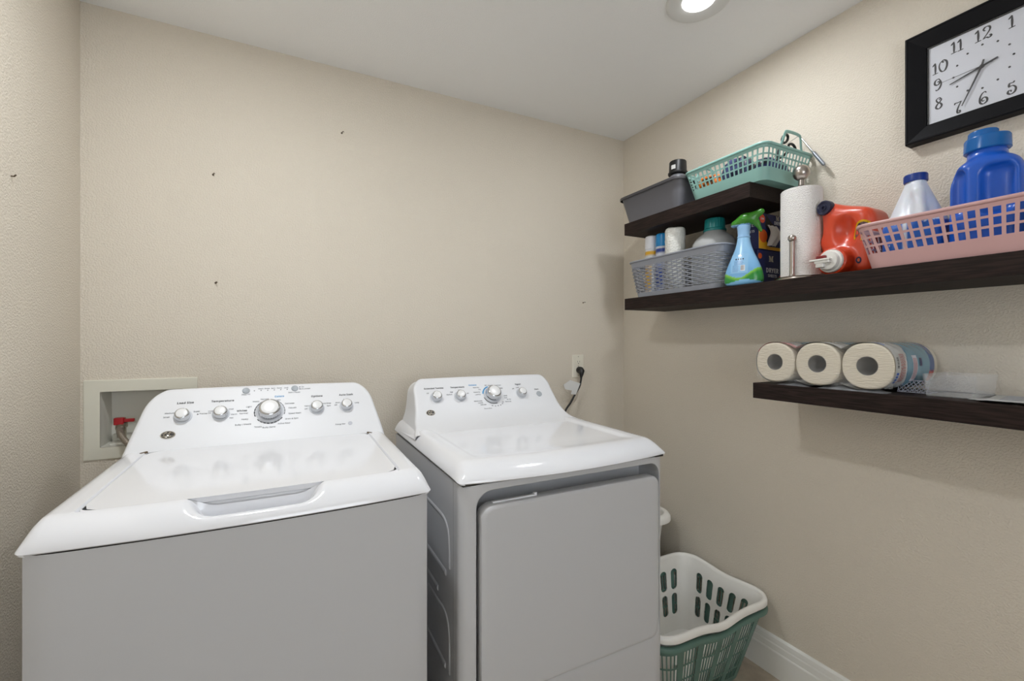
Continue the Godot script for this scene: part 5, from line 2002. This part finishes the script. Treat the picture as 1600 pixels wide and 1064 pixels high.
	# things further along, half out of the frame
	o = thing("labelled_carton", "white carton with a teal label in the pink basket, at the frame's edge", "carton", Vector3(-0.2, y + 0.003, 1.69), -90.0)
	part(slab(M.new(), 0.06, 0.034, 0.008, 0.0, 0.108, 0.003), "carton", mat("carton grey", rgb(176, 178, 172), 0.5), o, 30)
	m = box(M.new(), Vector3(-0.045, 0.012, 0.0338), Vector3(0.05, 0.09, 0.0345), 0.0)
	part(m, "teal_label", mat("label teal", rgb(28, 104, 112), 0.4), o, 20)
	var disc := []
	for i in 24:
		disc.append(Vector2(-0.02 + 0.022 * cos(TAU * i / 24.0), 0.046 + 0.022 * sin(TAU * i / 24.0)))
	part(extrude(M.new(), disc, 0.0344, 0.035), "pale_disc", mat("label pale", rgb(190, 204, 198), 0.4), o, 20)
	pouch("plastic_bag", "white crumpled plastic bag beside the blue bottle in the pink basket", "bag", Vector3(-0.095, y + 0.003, 1.685), Vector3(0.06, 0.08, 0.075), 10.0, [lin(214, 216, 224), lin(196, 200, 212)], 6.0)


func low_shelf():
	var y := 1.162
	# shrink-wrapped pack of three rolls lying with their ends to the room; local z is the rolls' axis
	var o := thing("paper_towel_pack", "shrink-wrapped pack of three paper rolls lying side by side on the lowest shelf", "paper towels", Vector3(-0.128, y, 1.174), -90.0)
	var cream := mat("roll paper", rgb(222, 213, 195), 0.85, 0.0, bumped(noise(0.03, 256, FastNoiseLite.TYPE_SIMPLEX, 3, 17), 0.15, Vector3(4, 22, 4), false))
	var R := 0.0655
	var cy := 0.0745
	var sq := func(a: float, r: float) -> Vector2:
		var c := cos(a)
		var s := sin(a)
		return Vector2(signf(c) * pow(absf(c), 0.88), signf(s) * pow(absf(s), 0.88)) * r
	for k in 3:
		var c := Vector2((k - 1) * 0.1335, cy)
		var m := M.new()
		var rows := []
		for s in [[0.027, 0.05], [0.027, 0.121], [0.028, 0.122], [R - 0.006, 0.1225], [R - 0.002, 0.1205], [R, 0.116], [R, -0.116], [R - 0.004, -0.12], [0.027, -0.12], [0.027, 0.05]]:
			var row := []
			for i in 64:
				var a := TAU * i / 64.0
				var p: Vector2 = (sq.call(a, s[0]) if s[0] > 0.03 else Vector2(cos(a), sin(a)) * s[0]) + c
				row.append(Vector3(p.x, p.y, s[1]))
			rows.append(row)
		m.grid(rows, true, true)
		var rl := part(m, "roll", cream, o, 40)
		m = M.new()
		lathe(m, [Vector2(0.0268, -0.119), Vector2(0.0268, 0.121), Vector2(0.0256, 0.121), Vector2(0.0256, -0.119)], 36, Transform3D(Basis(Vector3.RIGHT, PI / 2), Vector3(c.x, c.y, 0)), false)
		part(m, "core", mat("core card", rgb(120, 116, 112), 0.8), rl, 40)
	# film round the three: an outline that dips between the rolls
	var outl := []
	for i in 41:
		var x := lerpf(-0.1335, 0.1335, i / 40.0)
		var dx := fposmod(x + 0.1335 + 0.06675, 0.1335) - 0.06675
		outl.append(Vector2(x, cy + R + 0.0015 - 0.02 * pow(absf(dx) / 0.06675, 2.5)))
	for i in range(1, 24):
		var a := PI / 2 - PI * i / 24.0
		outl.append(Vector2(0.1335, cy) + sq.call(a, R + 0.0015))
	for i in 41:
		var x := lerpf(0.1335, -0.1335, i / 40.0)
		var dx := fposmod(x + 0.1335 + 0.06675, 0.1335) - 0.06675
		outl.append(Vector2(x, cy - R - 0.0015 + 0.012 * pow(absf(dx) / 0.06675, 2.5)))
	for i in range(1, 24):
		var a := -PI / 2 - PI * i / 24.0
		outl.append(Vector2(-0.1335, cy) + sq.call(a, R + 0.0015))
	var m := M.new()
	var rows := []
	for j in 61:
		var z := lerpf(0.1205, -0.1195, j / 60.0)
		var row := []
		for i in outl.size():
			var p: Vector2 = outl[i]
			row.append(Vector3(p.x, p.y + 0.0006 * sin(z * 160.0 + i * 0.7), z))
		rows.append(row)
	m.grid(rows, true, true)
	m.paint(func(p):
		# bands run round the pack; the blue field's edge curves
		var edge: float = 0.052 + 0.02 * cos((p.y - cy) * 26.0) if p.x > 0.0 else 0.05
		if p.z < -0.103:
			return lin(216, 208, 190)
		if p.z < -0.074:
			return lin(196, 60, 44) if p.y < cy - 0.012 or (p.x < 0.05 and p.x > -0.02) else lin(30, 84, 150)
		if p.z < edge - 0.018:
			return lin(112, 160, 182)
		if p.z < edge - 0.012:
			return lin(66, 124, 158)
		if p.z > 0.1 and p.y > cy + 0.03 and p.x < -0.05:
			return lin(214, 150, 150)
		return lin(206, 206, 204))
	var film := part(m, "printed_film", painted("film", 0.22, {"clearcoat_enabled": true, "clearcoat": 0.6, "clearcoat_roughness": 0.1}), o, 180)
	# print on the right-hand roll's flank, following the film
	var on := func(a: float, z: float, lift: float) -> Vector3:
		var p: Vector2 = Vector2(0.1335, cy) + sq.call(a, R + 0.002 + lift)
		return Vector3(p.x, p.y, z)
	var patch := func(a0: float, a1: float, z0: float, z1: float, lift: float) -> M:
		var q := M.new()
		var rr := []
		for j in 2:
			var row := []
			for i in 7:
				row.append(on.call(lerpf(a0, a1, i / 6.0), z0 if j == 0 else z1, lift))
			rr.append(row)
		q.grid(rr)
		return q
	m = M.new()
	var rng := RandomNumberGenerator.new()
	rng.seed = 12
	var a := 0.34
	while a > -0.06:
		var w := rng.randf_range(0.012, 0.035)
		m.add(patch.call(a, a - w, 0.112, 0.102, 0.0002))
		a -= w + rng.randf_range(0.012, 0.03)
	part(m, "bar_code", mat("ink", Color.WHITE), o)
	m = M.new()
	for k in 5:
		var aa := 0.5
		while aa > -0.62:
			var w := rng.randf_range(0.03, 0.1)
			m.add(patch.call(aa, aa - w, 0.093 - k * 0.0055, 0.0905 - k * 0.0055, 0.0002))
			aa -= w + 0.03
	part(m, "red_print", mat("red print", rgb(176, 62, 54), 0.4), o)
	m = M.new()
	for k in 4:
		m.add(patch.call(-0.2 - k * 0.13, -0.29 - k * 0.13, 0.113, 0.101, 0.0002))
	part(m, "blue_print", mat("blue print", rgb(52, 92, 178), 0.4), o)
	m = M.new()
	for k in 5:
		m.add(patch.call(1.5 - k * 0.1, 1.44 - k * 0.1, 0.118, 0.108, 0.0002))
	part(m, "blue_print", mat("blue print", rgb(52, 92, 178), 0.4), o)
	m = patch.call(0.42, -0.62, 0.026, 0.0, 0.0002)
	part(m, "white_panel", mat("box white", Color.WHITE), o)
	m = M.new()
	for k in 3:
		m.add(patch.call(0.3, -0.5, 0.021 - k * 0.007, 0.0185 - k * 0.007, 0.0005))
	part(m, "panel_print", mat("red print", Color.WHITE), o)
	m = patch.call(0.3, 0.0, -0.012, -0.026, 0.0003)
	part(m, "oval_seal", mat("seal blue", Color.WHITE), o)
	# clear film drawn over the ends of the rolls
	m = M.new()
	rows = []
	var n2 := FastNoiseLite.new()
	n2.seed = 2
	n2.frequency = 22.0
	for j in 15:
		var row := []
		for i in 49:
			var x := lerpf(-0.195, 0.195, i / 48.0)
			var yy := lerpf(cy - 0.06, cy + 0.06, j / 14.0)
			row.append(Vector3(x, yy, 0.1245 + 0.0016 * n2.get_noise_2d(x * 1.2, yy * 3.0)))
		rows.append(row)
	m.grid(rows)
	part(m, "end_film", mat("clear film", Color(1, 1, 1, 0.05), 0.12, 0.0, {"transparency": BaseMaterial3D.TRANSPARENCY_ALPHA}), o, 180)
	# loose film gathered under the rolls
	m = M.new()
	for q in [[-0.075, 0.05, 0.012], [0.058, 0.055, 0.02], [0.13, 0.05, 0.012]]:
		rows = []
		for j in 5:
			var row := []
			for i in 9:
				var s := i / 8.0
				row.append(Vector3(q[0] + (s - 0.5) * q[1] * 2.0, 0.001 + (1.0 - j / 4.0) * q[2] * sin(PI * clampf(s, 0.05, 0.95)), 0.095 + 0.03 * j / 4.0 + 0.003 * sin(s * 17.0)))
			rows.append(row)
		m.grid(rows)
	part(m, "loose_film", mat("loose film", Color(0.85, 0.86, 0.88, 0.35), 0.3, 0.0, {"transparency": BaseMaterial3D.TRANSPARENCY_ALPHA}), o, 180)

	# white diamond lattice tray behind
	o = thing("lattice_tray", "small white diamond-lattice tray between the paper rolls and the clear tray", "tray", Vector3(-0.125, y, 1.372), -90.0)
	o.scale = Vector3(0.8, 0.9, 1.0)
	m = M.new()
	for s in [-1, 1]:
		for i in range(-4, 9):
			var x0 := -0.045 + i * 0.0125
			var a0 := Vector2(x0, 0.0)
			var b0 := Vector2(x0 + s * 0.0375, 0.036)
			# cut to the panel
			var pa := a0
			var pb := b0
			var ok := true
			for e in [-0.04, 0.04]:
				if (pa.x - e) * (pb.x - e) < 0:
					var k: float = (e - pa.x) / (pb.x - pa.x)
					var mid := pa.lerp(pb, k)
					if absf(pa.x) > 0.04:
						pa = mid
					else:
						pb = mid
			if absf((pa.x + pb.x) / 2) > 0.0405 or (pa - pb).length() < 0.004:
				ok = false
			if ok:
				tube(m, [Vector3(pa.x, 0.002 + pa.y, 0.03 + 0.0008 * s - pa.y * 0.5), Vector3(pb.x, 0.002 + pb.y, 0.03 + 0.0008 * s - pb.y * 0.5)], 0.0011, 5)
	part(m, "lattice", mat("net white", rgb(208, 210, 226), 0.5), o, 60)
	m = M.new()
	tube(m, [Vector3(-0.041, 0.002, 0.03), Vector3(0.041, 0.002, 0.03), Vector3(0.041, 0.038, 0.012), Vector3(-0.041, 0.038, 0.012)], 0.0016, 6, true)
	tube(m, [Vector3(-0.041, 0.002, 0.03), Vector3(-0.041, 0.0018, -0.03), Vector3(0.041, 0.0018, -0.03), Vector3(0.041, 0.002, 0.03)], 0.0016, 6)
	part(m, "frame", mat("net white", Color.WHITE), o, 60)
	# clear tray
	o = thing("clear_tray", "small clear plastic tray with a notched front on the lowest shelf", "tray", Vector3(-0.125, y, 1.462), -90.0)
	var P := basket_map(0.048, 0.066, 0.053, 0.072, 0.006, 0.058, func(u: float) -> float: return -0.012 * exp(-pow((fposmod(u + 0.5, 1.0) - 0.5 + 0.055) / 0.02, 2)))
	var us := []
	for i in 129:
		us.append(i / 128.0)
	m = M.new()
	cells(m, P, us, [0.0, 0.5, 1.0], func(_i, _j): return true, 0.0018)
	part(m, "sides", mat("clear plastic", Color(0.9, 0.92, 0.95, 0.1), 0.12, 0.0, {"transparency": BaseMaterial3D.TRANSPARENCY_ALPHA}), o, 40)
	m = M.new()
	m.fan(ring_path(P, 0.0, 64, -0.0005, 0.0008), true)
	m.fan(ring_path(P, 0.0, 64, -0.0005, 0.0022))
	part(m, "bottom", mat("clear plastic", Color.WHITE), o)
	# papers: leaflets in a loose pile
	var lab := ["white printed leaflet, lowest of the pile on the lowest shelf", "white printed leaflet in the middle of the pile on the lowest shelf", "white printed leaflet with grey print, topmost of the pile on the lowest shelf"]
	for k in 3:
		rows = []
		var rows2 := []
		for j in 9:
			var row := []
			var row2 := []
			for i in 9:
				var x := lerpf(-0.14, 0.14, i / 8.0)
				var z := lerpf(-0.1, 0.1, j / 8.0)
				var h := 0.0012 * k + 0.0006 + 0.004 * pow(maxf((z - 0.05) / 0.05, 0), 2) * (0.4 + 0.3 * k) * 0.6
				row.append(Vector3(x, h + 0.0009, z))
				row2.append(Vector3(x, h, z))
			rows.append(row)
			rows2.append(row2)
		m = M.new()
		m.grid(rows, false, true)
		m.grid(rows2)
		var lf := thing("leaflet", lab[k], "paper", Vector3(-0.127, y, 1.655 + 0.004 * k), -90.0 + [-7.0, 4.0, 9.0][k], "leaflets on the lowest shelf")
		part(m, "sheet", mat("paper", Color.WHITE), lf, 60)
		if k == 2:
			var pr := M.new()
			for q in 7:
				box(pr, Vector3(-0.12, 0.0041, -0.085 + q * 0.02), Vector3(0.1 - 0.02 * (q % 3), 0.0044, -0.077 + q * 0.02), 0.0)
			part(pr, "print", mat("pale print", Color.WHITE), lf)


# ------------------------------------------------------------------ on the floor
func floor_things():
	# green basket below, white one nested in it
	var green := mat("green plastic", rgb(92, 124, 114), 0.42)
	var c := Vector3(-0.325, 0, 0.682)
	var o := thing("laundry_basket", "green slotted laundry basket on the floor under the white one", "laundry basket", c)
	var wave := func(u: float) -> float:
		# dips in the middle of the sides
		var k := fposmod(u * 4.0 + 0.5, 1.0) - 0.5
		return -0.018 * exp(-pow(k / 0.16, 2)) if int(fposmod(u * 4.0 + 0.5, 4.0)) % 2 == 0 else -0.012 * exp(-pow(k / 0.2, 2))
	var h := 0.285
	var P := basket_map(0.225, 0.145, 0.288, 0.212, 0.075, h, wave)
	var us := []
	var kinds := []
	var groups := 18
	for g in groups:
		# each group: a broad post, then slots with thin bars
		var n := 5
		us.append(float(g) / groups)
		kinds.append(true)
		for i in n:
			var a := (0.26 + 0.74 * i / n) / groups
			us.append(g / float(groups) + a)
			kinds.append(false)
			us.append(g / float(groups) + a + 0.74 / n * 0.68 / groups)
			kinds.append(true)
	us.append(1.0)
	var vs := [0.0, 0.07, 0.2, 0.225, 0.42, 0.44, 0.64, 0.66, 0.86, 0.95, 1.0]
	var m := M.new()
	cells(m, P, us, vs, func(i, j): return kinds[i] or j % 2 == 0 or j == 9, 0.0025)
	part(m, "slotted_side", green, o, 40)
	m = M.new()
	m.fan(ring_path(P, 0.0, 90, 0.0, 0.001), true)
	m.fan(ring_path(P, 0.0, 90, 0.0, 0.004))
	m.grid([ring_path(P, 0.0, 90, 0.0, 0.001), ring_path(P, 0.0, 90, 0.0, 0.004)], true)
	part(m, "bottom", green, o, 40)
	m = M.new()
	var lip := []
	for s in [[-0.002, 0.0], [0.004, 0.003], [0.012, 0.001], [0.015, -0.005], [0.0145, -0.013], [0.0125, -0.013], [0.011, -0.005], [0.0, -0.002]]:
		lip.append(ring_path(P, 1.0, 120, s[0], s[1]))
	m.grid(lip, true)
	part(m, "rim", green, o, 50)

	var white := mat("white plastic", rgb(240, 238, 232), 0.38)
	o = thing("laundry_basket", "white laundry basket with pill-shaped holes nested in the green one", "laundry basket", c + Vector3(0, 0.028, 0))
	h = 0.285
	var Q := basket_map(0.217, 0.137, 0.283, 0.207, 0.072, h, wave)
	m = M.new()
	# sides: [start of the straight run, its length in u, number of columns]
	var per := 4 * (0.247 - 0.07) + 4 * (0.169 - 0.07) + TAU * 0.07
	var lx := 2 * (0.247 - 0.07) / per
	var lz := 2 * (0.169 - 0.07) / per
	var qc := (PI / 2 * 0.07) / per
	var runs := [[-lx / 2, lx, 7], [lx / 2 + qc, lz, 4], [lx / 2 + 2 * qc + lz, lx, 7], [1.5 * lx + 3 * qc + lz, lz, 4]]
	var vr := [0.2, 0.53, 0.86]
	for r in runs:
		# the holes reach a little into the corners
		var u0: float = r[0] - qc * 0.22
		var u1: float = r[0] + r[1] + qc * 0.22
		var n: int = r[2] if r[2] == 7 else 5
		for i in n:
			for j in 2:
				var a := lerpf(u0, u1, float(i) / n)
				var b := lerpf(u0, u1, float(i + 1) / n)
				pill_tile(m, Q, a, b, vr[j], vr[j + 1], (b - a) * 0.29, 0.14, 0.05, 0.0028)
		# solid corner after this run
		var rows := []
		var rows2 := []
		for j in 3:
			var row := []
			var row2 := []
			for i in 9:
				var u := u1 + (qc * 0.56) * i / 8.0
				row.append(Q.call(u, vr[j], 0.0))
				row2.append(Q.call(u, vr[j], -0.0028))
			rows.append(row)
			rows2.append(row2)
		m.grid(rows)
		m.grid(rows2, false, true)
	var ru := []
	for i in 121:
		ru.append(i / 120.0)
	cells(m, Q, ru, [0.0, 0.06, 0.2], func(_i, _j): return true, 0.0028)
	cells(m, Q, ru, [0.86, 0.94, 1.0], func(_i, _j): return true, 0.0028)
	part(m, "pierced_side", white, o, 50)
	m = M.new()
	m.fan(ring_path(Q, 0.0, 90, 0.0, 0.001), true)
	m.fan(ring_path(Q, 0.0, 90, 0.0, 0.004))
	part(m, "bottom", white, o, 40)
	m = M.new()
	lip = []
	for s in [[-0.003, -0.004], [-0.001, 0.004], [0.004, 0.009], [0.011, 0.01], [0.017, 0.006], [0.0195, -0.002], [0.019, -0.012], [0.0165, -0.013], [0.015, -0.004], [0.008, 0.003], [0.0, -0.006]]:
		lip.append(ring_path(Q, 1.0, 120, s[0], s[1]))
	m.grid(lip, true)
	part(m, "rim", white, o, 50)

	# white tub behind
	o = thing("tall_tub", "tall white plastic tub behind the laundry baskets, mostly hidden by the dryer", "tub", Vector3(-0.29, 0, 0.245))
	var T := basket_map(0.175, 0.125, 0.222, 0.172, 0.08, 0.478)
	m = M.new()
	cells(m, T, ru, [0.0, 0.03, 0.5, 0.96, 1.0], func(_i, _j): return true, 0.003)
	m.fan(ring_path(T, 0.0, 90, -0.001, 0.0005), true)
	part(m, "tub", white, o, 40)
	m = M.new()
	lip = []
	for s in [[-0.003, -0.002], [-0.001, 0.006], [0.008, 0.009], [0.022, 0.004], [0.03, -0.008], [0.031, -0.024], [0.028, -0.024], [0.026, -0.01], [0.012, 0.0], [0.0, -0.004]]:
		lip.append(ring_path(T, 1.0, 120, s[0], s[1]))
	m.grid(lip, true)
	part(m, "rim", white, o, 50)
